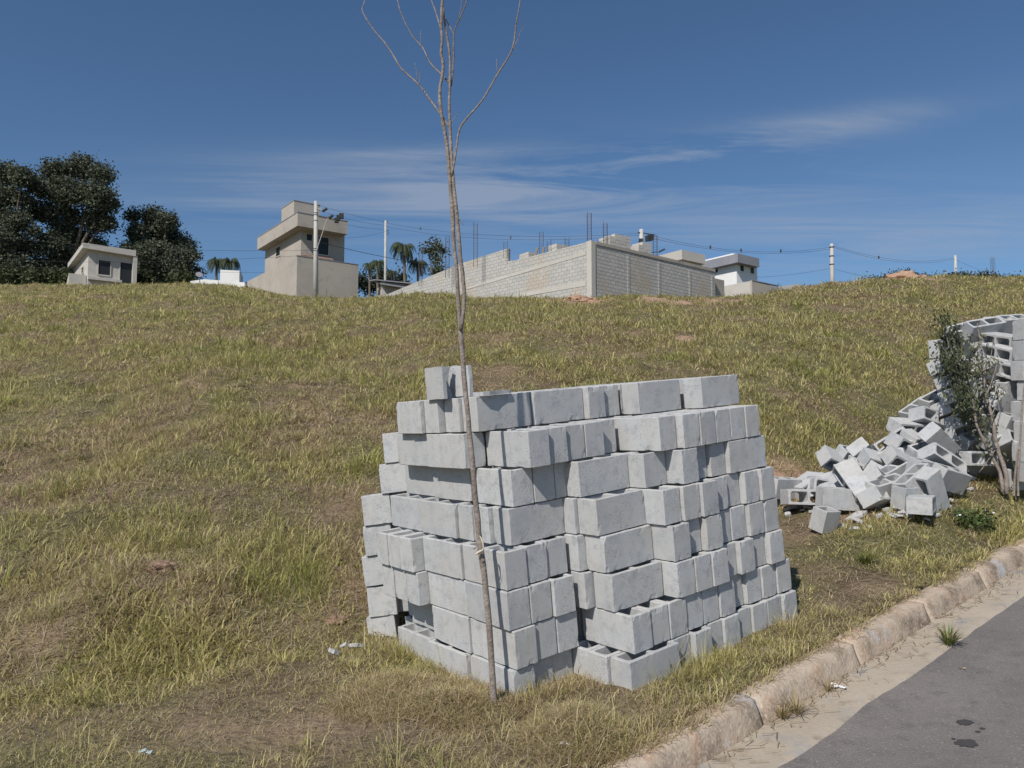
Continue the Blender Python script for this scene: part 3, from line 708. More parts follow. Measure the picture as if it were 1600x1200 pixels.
buried = []
for i in range(64):       # blocks buried in the heap, under and behind the ones in front
    px = rh.uniform(1290, 1640); D = 7.55+1.1*min(1, max(0, (px-1380)/150))+rh.uniform(0, 1.0)
    top = np.interp(px, [1240, 1310, 1400, 1460, 1520, 1640], [755, 728, 690, 640, 610, 600])
    base = proj(Vector((at(px, 700, D).x, D, tz(at(px, 700, D).x, D))))[1]
    py = rh.uniform(min(top+22, base-8), base-8)
    free_block(px, py, D, (rh.uniform(-1, 1), rh.uniform(-.4, .4), rh.uniform(-.6, .6)), (rh.uniform(-.5, .5), rh.uniform(-.3, 1), rh.uniform(-1, 0)), False, '', None); buried.append(blocks[-1])
merge(buried, 'buried_blocks', 'fallen blocks buried under and behind the others in the heap', 'concrete blocks')
# shards
SH = [(1358, 790, 7.0, .09), (1372, 795, 6.95, .06), (1341, 808, 6.8, .11), (1340, 817, 6.75, .07), (1374, 810, 6.75, .05), (1237, 799, 7.05, .06), (1266, 793, 7.1, .06), (1392, 786, 6.9, .07), (1402, 800, 6.75, .06), (1232, 805, 7.0, .05), (1380, 780, 7.0, .08), (1493, 764, 7.0, .09), (1385, 800, 6.8, .04), (1512, 752, 7.1, .10), (1409, 778, 6.85, .07), (1424, 806, 6.7, .05), (1350, 765, 7.2, .07), (555, 1013, 5.15, .06), (538, 1016, 5.2, .035), (520, 1021, 5.2, .05)]
def shard(px, py, D, s, lb, m=M_block, name='block_shard', cat='shard', th=.024, tilt=.5):
    p = at(px, py, D); z = tz(p.x, p.y)
    for q_ in range(12): D = D+(p.z-z)*6*.6 if abs(p.z-z) > .01 else D; D = min(max(D, 4), 9); p = at(px, py, D); z = tz(p.x, p.y)
    mb = MB(); n = rh.randint(4, 6); a0 = rh.uniform(0, 6)
    pts = [(s*rh.uniform(.6, 1.2)*math.cos(a0+i*2*math.pi/n), s*rh.uniform(.45, .9)*math.sin(a0+i*2*math.pi/n)) for i in range(n)]
    an = Vector((rh.uniform(-tilt, tilt), rh.uniform(-tilt, tilt)-.1, 1)).normalized(); ax = an.cross(Vector((0, 1, 0))).normalized(); ay = an.cross(ax)
    P = Vector((p.x, p.y, max(z+.012, min(p.z, z+.12))))
    poly_prism(pts, th, ax, ay, an, P, mb, .004, 3)
    return tag(mb.build(name, m), lb, cat)
for i, (px, py, D, s) in enumerate(SH):
    where = 'near the left corner of the near stack' if px < 700 else 'in front of the fallen heap'
    o = shard(px, py, D, s, f'broken concrete shard {where}, {ORD[i]} of the scattered pieces'.replace('  ', ' ')); o['group'] = 'concrete shards on the grass'
for i in range(30):
    px = rh.uniform(1235, 1520); sz = rh.uniform(.02, .055); py = np.interp(px, [1235, 1330, 1450, 1520], [800, 822, 812, 768])+rh.uniform(-14, 8)
    o = shard(px, py, 7.0, sz, 'small broken concrete chip scattered in front of the fallen heap', cat='chip', name='block_chip', th=rh.uniform(.012, .024)); o['group'] = 'small chips before the heap'
# second stack, courses of blocks (some on their sides)
g1 = Vector((.80, .58, .085)).normalized(); g2 = Vector((-.58, .80, 0)).normalized(); g3 = g1.cross(g2).normalized(); g2 = g3.cross(g1)
S2 = Vector((at(1592, 742, 8.2).x, 8.2, 0)); S2.z = tz(S2.x, S2.y)-.03
g2_ = 'blocks of the far stack'
for k in range(8):
    z = k*.197
    for j in range(5):
        o = put_block(S2+g1*(.07+j*.15+rh.uniform(0, .02))+g2*(.2+.02*k*rh.uniform(0, 1))+g3*z, g2, -g1, g3, False, f'block with its end to the street in the {CNAME[7-k] if k<7 else "top"} course of the far stack'.replace('top course', 'top course'), g2_)
        o['label'] = f'grey block end of the far stack, {ORD[j]} from its left, {ORD[k]} course above the ground'
for k in range(8):      # the collapsing left end: upright blocks with their long side out, stepping down to the left
    for j in range(2 if k < 3 else 1):
        ya = R(rh.uniform(-7, 7)); a = (g1*math.cos(ya)+g2*math.sin(ya)).normalized(); b = g3.cross(a).normalized()
        put_block(S2+g1*(-.22-.41*j+rh.uniform(0, .04))+g2*(.56+rh.uniform(-.03, .03))+g3*(k*.199-.03*j), a, b, g3, False, f'upright grey block behind the sapling, {ORD[j]} left of the far stack, {ORD[k]} course up', 'blocks of the far stack')
for i in range(8):      # the nearest front of the far stack, cut by the frame
    free_block(1616+rh.uniform(-3, 3)+(4 if i % 2 else 0), 515+i*31.5, 7.75-.02*i, (.97, .06+rh.uniform(-.02, .02), .22+rh.uniform(-.08, .08)), (-.05, 1, -.08), False, f'front block of the far stack at the right edge, {ORD[i]} from its top', 'blocks of the far stack')
for i, (px, py, D, A, Hh) in enumerate(((1560, 580, 8.0, (.9, -.25, .3), (.1, .8, -.6)), (1580, 604, 7.95, (.85, .3, .4), (-.3, .9, -.3)), (1548, 604, 8.05, (.9, .15, .35), (0, .5, -.85)), (1570, 634, 7.9, (.8, -.45, .4), (.4, .8, -.3)),
                                        (1550, 646, 8.0, (.7, .5, .4), (-.5, .7, -.5)), (1583, 664, 7.85, (.9, -.1, .4), (.1, .9, -.4)), (1560, 680, 7.9, (.8, .35, .4), (-.3, .6, -.7)), (1585, 695, 7.8, (.85, -.3, .3), (.2, .5, -.85)), (1522, 600, 8.2, (.8, .5, .3), (-.5, .8, -.3)), (1500, 618, 8.3, (.85, .4, .3), (-.35, .85, -.4)))):
    free_block(px, py, D, A, Hh, False, f'block slid down behind the leafy sapling by the far stack, {ORD[i]} from above', 'blocks slid down from the far stack')
# courses laid on their sides left of the stack, cores to the street
for k in range(3, 9):
    for j in range(2):
        P = S2+g1*(-.12-.40*j-.02*k*(j == 0)+.09*rh.random())+g2*(.30+.16*rh.random())+g3*(k*.150+.08)
        h = (-g2*.93+g3*.35+g1*rh.uniform(-.06, .06)).normalized() if j or k < 5 else (g3*.93-g2*.36+g1*rh.uniform(-.06, .06)).normalized(); a = (g1+g3*rh.uniform(-.05, .09)+g2*rh.uniform(-.28, .2)); a = (a-h*a.dot(h)).normalized(); b = h.cross(a)
        o = put_block(P-h*BH/2, a, b, h, False, f'block on its side left of the far stack, {ORD[j]} from the stack, {ORD[k]} layer up', 'tilted blocks of the far stack')
for i, (px, py, D, A, Hh) in enumerate(((1506, 521, 8.5, (.95, .22, .1), (.0, .8, -.62)), (1536, 515, 8.3, (.95, .16, .1), (.1, .8, -.6)), (1556, 511, 8.55, (.9, .1, .45), (.1, .85, -.5)), (1580, 508, 8.6, (.95, .1, .3), (.1, .85, -.5)),
                                        (1566, 533, 8.1, (-.25, .25, .93), (.97, .1, .25)), (1567, 551, 8.0, (-.25, .3, .93), (.97, .12, .25)), (1575, 577, 7.9, (-.2, .3, .93), (.97, .05, .25)))):
    free_block(px, py, D, A, Hh, False, f'tilted block on the collapsing top edge of the far stack, {ORD[i]} from the left', 'tilted blocks of the far stack')
# ------------------------------------------------------------------ grass
rg = np.random.RandomState(4)
pile_poly = [(-.05, -.45), (2.2, -.45), (2.2, 1.45), (-.05, 1.55)]
def in_pile(x, y):
    dx = x-O.x; dy = y-O.y; A = np.array([[e1.x, e2.x], [e1.y, e2.y]]); Ai = np.linalg.inv(A)
    u = Ai[0, 0]*dx+Ai[0, 1]*dy; v = Ai[1, 0]*dx+Ai[1, 1]*dy
    front = np.where(u < .44, .02, -.36)
    return (u > .02) & (u < 2.1) & (v > front) & (v < 1.45)
def blades(name, n_tuft, per, y0, y1, p, length, width, label, cat, mask, x0=-.86, x1=.86, spread=.05, col_gain=1., upright=.55, dry_bias=0., green=None, drys=None):
    # tufts sampled with density falling with distance
    e = 2-p
    U = rg.rand(n_tuft); Y = (y0**e+U*(y1**e-y0**e))**(1/e) if abs(e) > 1e-6 else y0*(y1/y0)**U
    xp = rg.uniform(x0, x1, n_tuft); X = xp*Y
    keep = mask(X, Y, rg); X = X[keep]; Y = Y[keep]
    u, v = uv(X, Y); dm = np.clip(dry_mask(X, Y)+dry_bias, 0, 1); bm = bare_mask(X, Y)
    k2 = rg.rand(len(X)) > bm*.93; X, Y, dm, v = X[k2], Y[k2], dm[k2], v[k2]
    nT = len(X); tl = length(X, Y, v)*rg.lognormal(0, .35, nT)*(1-.25*dm)
    th = rg.rand(nT)*6.28
    T = np.repeat(np.arange(nT), per); n = len(T)
    D = Y[T]; sc = spread*(1+D*.05)
    a = rg.rand(n)*6.28; r = np.sqrt(rg.rand(n))*sc
    bx = X[T]+r*np.cos(a); by = Y[T]+r*np.sin(a)
    bz = terrain(bx, by)-.012; ub, vb = uv(bx, by); bz = np.where((vb > 2.2) & (vb < V_KT+.14), np.maximum(bz, road_z(ub)+.125), bz)
    out = a+rg.normal(0, .7, n); dryb = (rg.rand(n) < (.22+.62*dm[T]))
    lean = np.clip(rg.normal(upright, .28, n)+.35*dryb+.25*(r/sc), 0, 1.45)
    L = tl[T]*rg.uniform(.55, 1.2, n)
    hx, hy = np.cos(out), np.sin(out)
    w = width(D)*rg.uniform(.7, 1.3, n)
    fa = out+math.pi/2+rg.normal(0, .5, n); sx, sy = np.cos(fa)*w/2, np.sin(fa)*w/2
    l1 = lean*.55; l2 = lean*1.25
    m = np.stack([bx+hx*np.sin(l1)*L*.5, by+hy*np.sin(l1)*L*.5, bz+np.cos(l1)*L*.5], -1)
    tip = m+np.stack([hx*np.sin(l2)*L*.5, hy*np.sin(l2)*L*.5, np.cos(l2)*L*.5], -1)
    S = np.stack([sx, sy, np.zeros(n)], -1); B = np.stack([bx, by, bz], -1)
    vv = np.stack([B-S, B+S, m-S*.8, m+S*.8, tip], 1)
    bi = np.arange(n)[:, None]*5
    q = bi+np.array([[0, 1, 3, 2]]); tr = bi+np.array([[2, 3, 4]])
    g1c = np.array([.30, .29, .10]); g2c = np.array([.63, .555, .25]); s1 = np.array([.62, .51, .32]); s2 = np.array([.33, .25, .16])
    if green is not None: g1c, g2c = green
    if drys is not None: s1, s2 = drys
    f = rg.rand(n)[:, None]; f2 = rg.rand(nT)[T][:, None]
    cg = g1c*(1-f2)+g2c*f2; cs = s1*(1-f)+s2*f
    c = np.where(dryb[:, None], cs, cg)*(.84+.46*rg.rand(n)[:, None])*col_gain
    C = np.repeat(c[:, None, :], 5, 1); C[:, 4] = C[:, 4]*.8+np.array([.40, .34, .19])*.2
    me = np_mesh(name, vv.reshape(-1, 3), q, tr, np.clip(C.reshape(-1, 3), 0, 1))
    return tag(link(name, me, M_grass), label, cat, None, 'stuff')
def vfoot(u): return 4.6+.33*np.clip(2.6-u, -1.2, 8)
def hill_mask(x, y, g):
    u, v = uv(x, y); return (v > vfoot(u)-.15+.25*fbm(x, y, .6, 2, 61)) & ~in_pile(x, y)
def verge_mask(x, y, g):
    u, v = uv(x, y); return (v > V_KT-.005+.10*fbm(x, y, .3, 3, 63)) & (v < vfoot(u)+.2) & ~in_pile(x, y)
tus = lambda x, y: .55+1.1*np.clip(.5+1.6*fbm(x, y, .8, 3, 71), 0, 1)
blades('hillside_grass', 125000, 9, 3.2, 66, 1.6, lambda x, y, v: (.095+.0014*y)*tus(x, y), lambda D: np.maximum(.0068, .00095*D), 'rough green and straw coloured grass covering the slope', 'grass', hill_mask, spread=.05, upright=.8, dry_bias=-.14)
THC = (np.array([.62, .53, .37]), np.array([.27, .21, .14]))
blades('dry_thatch', 75000, 8, 3.2, 50, 1.75, lambda x, y, v: (.085+.001*y)*np.ones_like(x), lambda D: np.maximum(.0036, .0007*D), 'matted dead stalks lying between the green tufts on the slope', 'dry stalks', hill_mask, spread=.06, upright=1.15, dry_bias=1., drys=THC)
blades('verge_thatch', 45000, 9, 1.9, 22, 1.4, lambda x, y, v: .05*np.ones_like(x), lambda D: np.maximum(.0026, .0008*D), 'fine matted dead clippings on the verge', 'dry stalks', verge_mask, spread=.05, upright=1.2, dry_bias=.8, drys=THC)
blades('verge_grass', 60000, 12, 1.9, 22, 1.3, lambda x, y, v: .05*tus(x, y)*(1+.6*np.exp(-((v-V_KT-.1)/.12)**2)), lambda D: np.maximum(.0036, .0010*D), 'short mown dry grass on the verge beside the kerb', 'grass', verge_mask, spread=.05, upright=.85, dry_bias=-.02)
# longer weeds: along the foot of the stack and on the edge of the kerb
def near_pile(x, y, g):
    dx = x-O.x; dy = y-O.y; A = np.linalg.inv(np.array([[e1.x, e2.x], [e1.y, e2.y]])); u = A[0, 0]*dx+A[0, 1]*dy; v = A[1, 0]*dx+A[1, 1]*dy
    fr = np.where(u < .44, -.0, -.38); d1 = np.abs(v-fr+.08)+np.where((u > -.1) & (u < 2.3), 0, 9); d2 = np.abs(u+.08)+np.where((v > -.1) & (v < 1.6), 0, 9)
    d = np.minimum(d1, d2); return (g.rand(len(x)) < np.exp(-(d/.07)**2)) & (fbm(x, y, .25, 2, 81) > -.28) & ~in_pile(x, y)
blades('weeds_at_stack', 30000, 9, 3.0, 6.5, 1.0, lambda x, y, v: .085*np.ones_like(x)*(.6+.9*np.clip(.5+1.5*fbm(x, y, .25, 2, 83), 0, 1)), lambda D: .0038+0*D, 'longer grass and weeds growing along the foot of the near stack', 'weeds', near_pile, x0=-.3, x1=.5, spread=.04, upright=.6)
def tuft_mask(x, y, g):
    u, v = uv(x, y); return (v > V_KT+.06) & (v < vfoot(u)) & (fbm(x, y, .5, 3, 91) > .22) & ~in_pile(x, y)
blades('green_tufts', 5200, 16, 2.0, 16, 1.2, lambda x, y, v: .10*np.ones_like(x), lambda D: np.maximum(.004, .001*D), 'greener tufts scattered over the dry verge', 'grass', tuft_mask, spread=.05, upright=.75, dry_bias=-.3)
def tus_mask(x, y, g):
    u, v = uv(x, y); return (v > vfoot(u)) & (fbm(x, y, .9, 3, 95) > .18) & ~in_pile(x, y)
blades('tussocks', 7500, 24, 3.5, 30, 1.5, lambda x, y, v: (.16+.0015*y)*np.ones_like(x), lambda D: np.maximum(.005, .0010*D), 'taller tussocks of grass standing out on the slope', 'grass', tus_mask, spread=.07, upright=.65, dry_bias=-.12, green=(np.array([.22, .25, .065]), np.array([.44, .43, .13])))
def dead_mask(x, y, g):
    k = np.zeros(len(x), bool)
    for (hx, hy, hr, hh) in HUMPS[:3]: k |= np.hypot(x-hx, y-hy) < hr*1.25*(1+.5*fbm(x, y, .2, 2, 97))
    return k & ~in_pile(x, y) & (uv(x, y)[1] > V_KT+.05)
blades('dead_grass', 26000, 8, 3.2, 4.6, 1.0, lambda x, y, v: .075*np.ones_like(x), lambda D: .0034+0*D, 'heaps of cut dead grass against the foot of the near stack', 'dead grass', dead_mask, x0=-.25, x1=.2, spread=.03, upright=1.0, dry_bias=.6)
# loose straw lying flat
def straw(name, n, y0, y1, mask, L, label, p=1.4):
    e = 2-p; U = rg.rand(n); Y = (y0**e+U*(y1**e-y0**e))**(1/e); X = rg.uniform(-.86, .86, n)*Y; k = mask(X, Y, rg); X = X[k]; Y = Y[k]; n = len(X)
    a = rg.rand(n)*6.28; l = L*rg.uniform(.4, 1.6, n); w = np.maximum(.0011, .00032*Y)
    hx, hy = np.cos(a)*l/2, np.sin(a)*l/2; sx, sy = -np.sin(a)*w, np.cos(a)*w
    P = [np.stack([X-hx+i*sx, Y-hy+i*sy], -1) for i in (-1, 1)]+[np.stack([X+hx+i*sx*.5, Y+hy+i*sy*.5], -1) for i in (1, -1)]
    h0, h1 = rg.uniform(.004, .03, n), rg.uniform(.006, .05, n)
    vv = np.stack([np.concatenate([q, (terrain(q[:, 0], q[:, 1])+(h0 if i < 2 else h1))[:, None]], 1) for i, q in enumerate(P)], 1)
    f = rg.rand(n)[:, None]; c = np.array([.62, .52, .36])*f+np.array([.33, .25, .18])*(1-f)
    me = np_mesh(name, vv.reshape(-1, 3), np.arange(n)[:, None]*4+np.array([[0, 1, 2, 3]]), None, np.repeat(c, 4, 0)); return tag(link(name, me, M_grass), label, 'dry straw', None, 'stuff')
straw('dry_straw', 52000, 2.0, 30, lambda x, y, g: (verge_mask(x, y, g) | hill_mask(x, y, g)), .085, 'dry dead stalks lying over the grass')
# ------------------------------------------------------------------ bare sapling in front of the near stack
def path(pts, Y0, Y1, jit=.0):
    out = []
    n = len(pts)
    for i, (x, y) in enumerate(pts): out.append(at(x, y, Y0+(Y1-Y0)*i/max(1, n-1)))
    return out
def smooth_path(P, k=4, wob=.003, r=None):
    # Catmull-Rom, with slight knobbly irregularity
    out = []; rad = []
    n = len(P)
    for i in range(n-1):
        p0, p1, p2, p3 = P[max(i-1, 0)], P[i], P[i+1], P[min(i+2, n-1)]
        for j in range(k):
            t = j/k; q = .5*((2*p1)+(p2-p0)*t+(2*p0-5*p1+4*p2-p3)*t*t+(3*p1-p0-3*p2+p3)*t**3)
            out.append(q+Vector((rb.uniform(-wob, wob), rb.uniform(-wob, wob), 0)))
            if r: rad.append((r[i]+(r[i+1]-r[i])*t)*rb.uniform(.92, 1.1))
    out.append(P[-1]); rad.append(r[-1] if r else 0)
    return out, rad
base = at(772, 1087, 3.98)
sap = thing('bare_sapling', base, 'tall leafless sapling with two stems in front of the near stack\'s corner', 'sapling')
tr = MB()
P, r_ = smooth_path([base-Vector((0, 0, .08))]+path([(767, 1010), (757, 900), (750, 850), (742, 770), (735, 690), (728, 620), (722, 545), (719, 508)], 3.97, 3.92), 4, .0015, [.018, .0165, .0155, .0165, .0145, .0138, .013, .0122, .0128])
tr.tube(P, r_, 10)
tr.build('trunk', M_bark, sap, True)
tr = MB()
P, r_ = smooth_path(path([(719, 515), (716, 470), (713, 420), (709, 380), (707, 330), (703, 285), (700, 240), (694, 200), (689, 176), (687, 140), (691, 120), (692, 96), (689, 84), (691, 60), (689, 40), (691, 0), (694, -45), (690, -100)], 3.925, 3.8), 3, .0012, [.0112, .0115, .011, .0105, .0107, .0102, .0097, .0092, .0085, .008, .0077, .008, .0072, .0072, .007, .0067, .006, .004])
tr.tube(P, r_, 9); tr.build('stem', M_bark, sap, True)
tr = MB()
P, r_ = smooth_path(path([(720, 515), (725, 480), (724, 440), (719, 400), (716, 360), (712, 320), (708, 280), (705, 240), (703, 196), (702, 160), (703, 130), (702, 80), (694, 30), (690, -30)], 3.905, 3.84), 3, .0012, [.011, .0108, .0104, .0106, .010, .0094, .009, .0085, .0076, .0068, .0063, .006, .005, .0034])
tr.tube(P, r_, 9); tr.build('stem', M_bark, sap, True)
BR = [([(706, 275), (712, 240), (718, 202), (732, 182), (754, 156), (776, 118), (800, 78), (806, 40), (808, 28), (813, 0), (818, -60), (830, -130)], .0065, .0025, -.1),
      ([(703, 200), (688, 178), (672, 156), (655, 133), (628, 108), (614, 86), (602, 68), (584, 47), (568, 22), (566, 12), (570, 0), (575, -50), (560, -110)], .0055, .002, .25),
      ([(703, 130), (688, 115), (672, 98), (660, 74), (644, 56), (628, 24), (621, 0), (612, -60)], .0045, .002, .15),
      ([(705, 135), (709, 90), (709, 52), (718, 30), (730, 0), (750, -60), (760, -120)], .005, .002, -.2), ([(709, 54), (702, 40), (694, 26)], .0032, .003, 0),
      ([(690, 50), (680, 16), (674, 0), (660, -60)], .004, .002, .2), ([(716, 32), (722, 0), (724, -40)], .0025, .0012, 0),
      ([(655, 133), (656, 113)], .0022, .001, 0), ([(652, 126), (651, 113), (648, 98)], .0022, .001, 0), ([(776, 118), (776, 92)], .0022, .001, 0),
      ([(801, 78), (808, 64), (814, 48), (820, 40)], .0022, .001, 0), ([(705, 192), (712, 182), (719, 173)], .0022, .001, 0), ([(658, 72), (657, 48)], .0018, .001, 0), ([(687, 152), (682, 164)], .0025, .0015, 0),
      ([(726, 296), (731, 300), (735, 304)][:0] or [(715, 340), (722, 348), (724, 352)], .003, .0015, 0), ([(740, 858), (747, 852), (752, 846)], .003, .001, 0),
      ([(813, -20), (850, -80), (900, -120)], .003, .0015, -.3), ([(730, 0), (720, -60), (715, -140)], .003, .0015, .3), ([(818, -50), (800, -110), (790, -150)], .003, .0015, .3)]
for pts, a, b, dy in BR:
    br = MB(); n = len(pts); P, r_ = smooth_path(path(pts, 3.87, 3.87+dy), 3, .0006, [a+(b-a)*i/(n-1) for i in range(n)])
    br.tube(P, r_, 6); br.build('branch', M_bark, sap, True)
tie = MB(); P, r_ = smooth_path([at(x, y, 3.92) for x, y in ((743, 866), (749, 862), (755, 858), (754, 846), (750, 838))], 4, 0, [.004, .006, .004, .006, .003]); tie.tube(P, r_, 6); tie.build('tie', M_strap, sap, True)
# ------------------------------------------------------------------ foliage helpers
def cloud(lobes, n, size, rs, droop=0., narrow=.6, shell=.55, colors=((.035, .05, .022), (.06, .085, .035)), stretch=1.):
    """leaf faces inside a set of ellipsoids (cx,cy,cz,rx,ry,rz); returns verts, quads, colours"""
    L = np.array(lobes); w = (L[:, 3]*L[:, 5])**1.0; w = w/w.sum(); k = rs.choice(len(L), n, p=w)
    d = rs.normal(size=(n, 3)); d /= np.linalg.norm(d, axis=1)[:, None]; r = (shell+(1-shell)*rs.rand(n)**.7)*rs.uniform(.85, 1.12, n)
    P = L[k, :3]+d*r[:, None]*L[k, 3:6]
    # sub-clumps: pull leaves towards random twig ends
    nt = max(8, n//22); tw = P[rs.randint(0, n, nt)]; tk = rs.randint(0, nt, n); P = np.where((rs.rand(n) < .8)[:, None], tw[tk]+rs.normal(size=(n, 3))*size*1.15, P)
    s = size*rs.uniform(.5, 1.35, n)
    a = rs.normal(size=(n, 3)); a[:, 2] = a[:, 2]*(1-droop)-droop*1.6; a /= np.linalg.norm(a, axis=1)[:, None]
    b = np.cross(a, rs.normal(size=(n, 3))); b /= np.linalg.norm(b, axis=1)[:, None]
    a = a*s[:, None]*stretch; b = b*(s*narrow)[:, None]*.5
    V = np.stack([P, P+a*.45+b, P+a, P+a*.4-b], 1)
    c0, c1 = np.array(colors[0]), np.array(colors[1]); f = rs.rand(nt)[tk][:, None]*.65+rs.rand(n)[:, None]*.35
    c = (c0*(1-f)+c1*f)*rs.uniform(.8, 1.2, n)[:, None]
    return V.reshape(-1, 3), np.arange(n)[:, None]*4+np.array([[0, 1, 2, 3]]), np.repeat(c, 4, 0)
def tree(name, label, D, base_px, lobes_px, n, size, seed, cat='tree', group=None, colors=((.022, .033, .018), (.055, .075, .035)), narrow=.7, trunk_r=.25, limbs=4, droop=.2, shell=.4):
    rs = np.random.RandomState(seed); rr = random.Random(seed)
    b = at(base_px[0], base_px[1], D); b.z = min(b.z, tz(b.x, b.y)+.1)
    root = thing(name, b, label, cat, group)
    L = []
    for (px, py, rx, *ry) in lobes_px:
        ry = ry[0] if ry else rx*.8; dd = D+rs.uniform(-1, 1)*rx/F*D*1.0; c = at(px, py, dd); m = dd/F
        L.append((c.x, c.y, c.z, rx*m*.88, rx*m*.8, ry*m*.88))
    V, Q, C = cloud(L, n, size, rs, droop, narrow, shell, colors)
    link('crown', np_mesh('crown', V, Q, None, C), M_leaf, root)
    tk = MB(); top = Vector((sum(l[0] for l in L)/len(L), sum(l[1] for l in L)/len(L), b.z+(max(l[2] for l in L)-b.z)*.5))
    P, r_ = smooth_path([b-Vector((0, 0, .3)), b+(top-b)*.35+Vector((rr.uniform(-.2, .2), 0, 0)), top], 4, trunk_r*.08, [trunk_r, trunk_r*.75, trunk_r*.5]); tk.tube(P, r_, 8)
    for l in rr.sample(L, min(limbs, len(L))):
        s0 = b+(top-b)*rr.uniform(.35, .95); e = Vector(l[:3]); md = (s0+e)/2+Vector((0, 0, (e-s0).length*.12))
        P, r_ = smooth_path([s0, md, e], 4, trunk_r*.06, [trunk_r*.4, trunk_r*.25, trunk_r*.1]); tk.tube(P, r_, 6)
    tk.build('trunk', M_bark2, root, True)
    return root
DKG = ((.038, .048, .036), (.155, .17, .105))  # crown greens lightened in colour in place of distance haze
tree('broadleaf_tree', 'tallest dark dense tree, rising behind the small flat roofed house on the left', 74, (110, 446),
     [(88, 268, 26), (128, 262, 30), (160, 272, 20), (72, 296, 26), (108, 300, 36), (152, 306, 30), (172, 322, 16), (60, 330, 24), (96, 340, 34), (146, 342, 30), (168, 348, 16), (118, 378, 34), (82, 386, 34), (150, 385, 22), (66, 420, 26), (110, 422, 34), (140, 420, 26), (88, 440, 30, 10)], 52000, .24, 1, colors=DKG, trunk_r=.5, limbs=9, group='dark trees behind the hill')
tree('broadleaf_tree', 'dark tree cut off by the left edge of the photo, gaps in its crown', 71, (10, 446),
     [(8, 272, 24), (36, 276, 22), (50, 290, 14), (8, 305, 26), (38, 312, 18), (24, 345, 26), (2, 378, 34), (36, 385, 22), (52, 362, 12), (22, 415, 32), (-20, 330, 40), (-25, 400, 40), (6, 436, 34, 12)], 36000, .24, 2, colors=DKG, trunk_r=.45, limbs=8, group='dark trees behind the hill')
tree('broadleaf_tree', 'rounded dark tree between the small flat roofed house and the white building', 76, (252, 446),
     [(206, 336, 13), (240, 338, 20), (262, 345, 18), (222, 366, 26), (256, 366, 30), (288, 384, 20), (204, 390, 18), (240, 400, 34), (278, 408, 28), (300, 398, 12), (194, 420, 16), (226, 428, 24), (270, 434, 26), (305, 425, 10)], 36000, .24, 3, colors=((.034, .043, .034), (.135, .15, .095)), trunk_r=.4, limbs=7, group='dark trees behind the hill')
for i, (px, py, w_, lb) in enumerate(((20, 430, 26, 'low bush at the foot of the trees, at the left edge'), (62, 434, 22, 'low bush left of the small house\'s outside steps'), (95, 436, 18, 'small bush touching the small house\'s outside steps'), (222, 436, 14, 'low bush just right of the small flat roofed house'), (285, 436, 18, 'low dark bush left of the white sloping roof'))):
    tree('bush', lb, 66, (px, 446), [(px, py, w_, 12), (px-w_*.6, py+4, w_*.6, 8), (px+w_*.6, py+3, w_*.6, 9)], 1500, .28, 20+i, 'bush', 'bushes at the foot of the trees', trunk_r=.06, limbs=2, colors=((.035, .05, .022), (.085, .10, .045)))
tree('broadleaf_tree', 'faint low trees on the skyline between the plastered house and the palms', 92, (575, 462), [(565, 440, 14), (582, 446, 12), (604, 444, 14), (625, 440, 16), (600, 432, 12)], 2600, .4, 31, colors=((.03, .042, .03), (.06, .075, .05)), trunk_r=.15, limbs=2)
tree('leaning_tree', 'thin lone tree with flat layered crown right of the tallest palm', 78, (679, 430), [(680, 380, 9, 4), (686, 385, 7, 3), (668, 389, 8, 4), (690, 391, 8, 3.5), (678, 394, 10, 4), (694, 389, 4, 3), (683, 405, 6, 3), (678, 410, 4, 3)], 900, .28, 32, colors=DKG, trunk_r=.13, limbs=6)
tree('bush', 'round dark bush peeping over the long block wall below the lone tree', 70, (684, 440), [(684, 424, 8, 7)], 500, .25, 33, 'bush', trunk_r=.06, limbs=1, colors=DKG)
def palm(label, D, base_px, top_px, fr, n, seed, sp=1.0):
    rs = random.Random(seed); b = at(*base_px, D); b.z = tz(b.x, b.y) if b.z > tz(b.x, b.y) else b.z; t = at(*top_px, D)
    root = thing('palm_tree', b, label, 'palm tree', 'palms behind the walls'); mb = MB(); P, r_ = smooth_path([b, (b+t)/2+Vector((.1, 0, 0)), t], 4, .02, [.2, .15, .13]); mb.tube(P, r_, 8); mb.build('trunk', M_bark2, root, True)
    vs = []; qs = []; cs = []; m = D/F
    for k in range(n):
        a = k*2.399+rs.uniform(-.3, .3); el = rs.uniform(-.1, 1.15); ln = fr*m*rs.uniform(.8, 1.15)
        d = Vector((math.cos(a)*math.cos(el), math.sin(a)*math.cos(el), math.sin(el))); p = Vector(t); N_ = 14
        for i in range(N_):
            q = p+d*ln/N_; d = (d+Vector((0, 0, -.24-.08*i/N_*3*sp))).normalized()
            side = d.cross(Vector((0, 0, 1))); side = side.normalized() if side.length > .05 else Vector((1, 0, 0))
            for sg in (-1, 1):
                for h in range(2):
                    o = p+(q-p)*(h/2); L = ln*.30*math.sin(math.pi*min(.98, (i+1.5)/(N_+1)))**.6*rs.uniform(.7, 1.1)
                    e = (side*sg*.5+d*.4+Vector((0, 0, -.95))).normalized()*L; w = d*ln/N_*.42
                    c = len(vs); vs += [tuple(o), tuple(o+e*.5+w), tuple(o+e), tuple(o+e*.4-w*.3)]; qs.append((c, c+1, c+2, c+3)); g = rs.uniform(0, 1); cs += [(.04+.04*g, .055+.045*g, .028+.02*g)]*4
            p = q
    link('crown', np_mesh('crown', vs, np.array(qs), None, np.array(cs)), M_leaf, root)
palm('tallest palm, left of the thin lone tree, fronds drooping', 80, (632, 445), (631, 386), 34, 34, 1)
palm('palm right of and below the tallest one, above the long block wall', 82, (655, 445), (652, 411), 28, 28, 2)
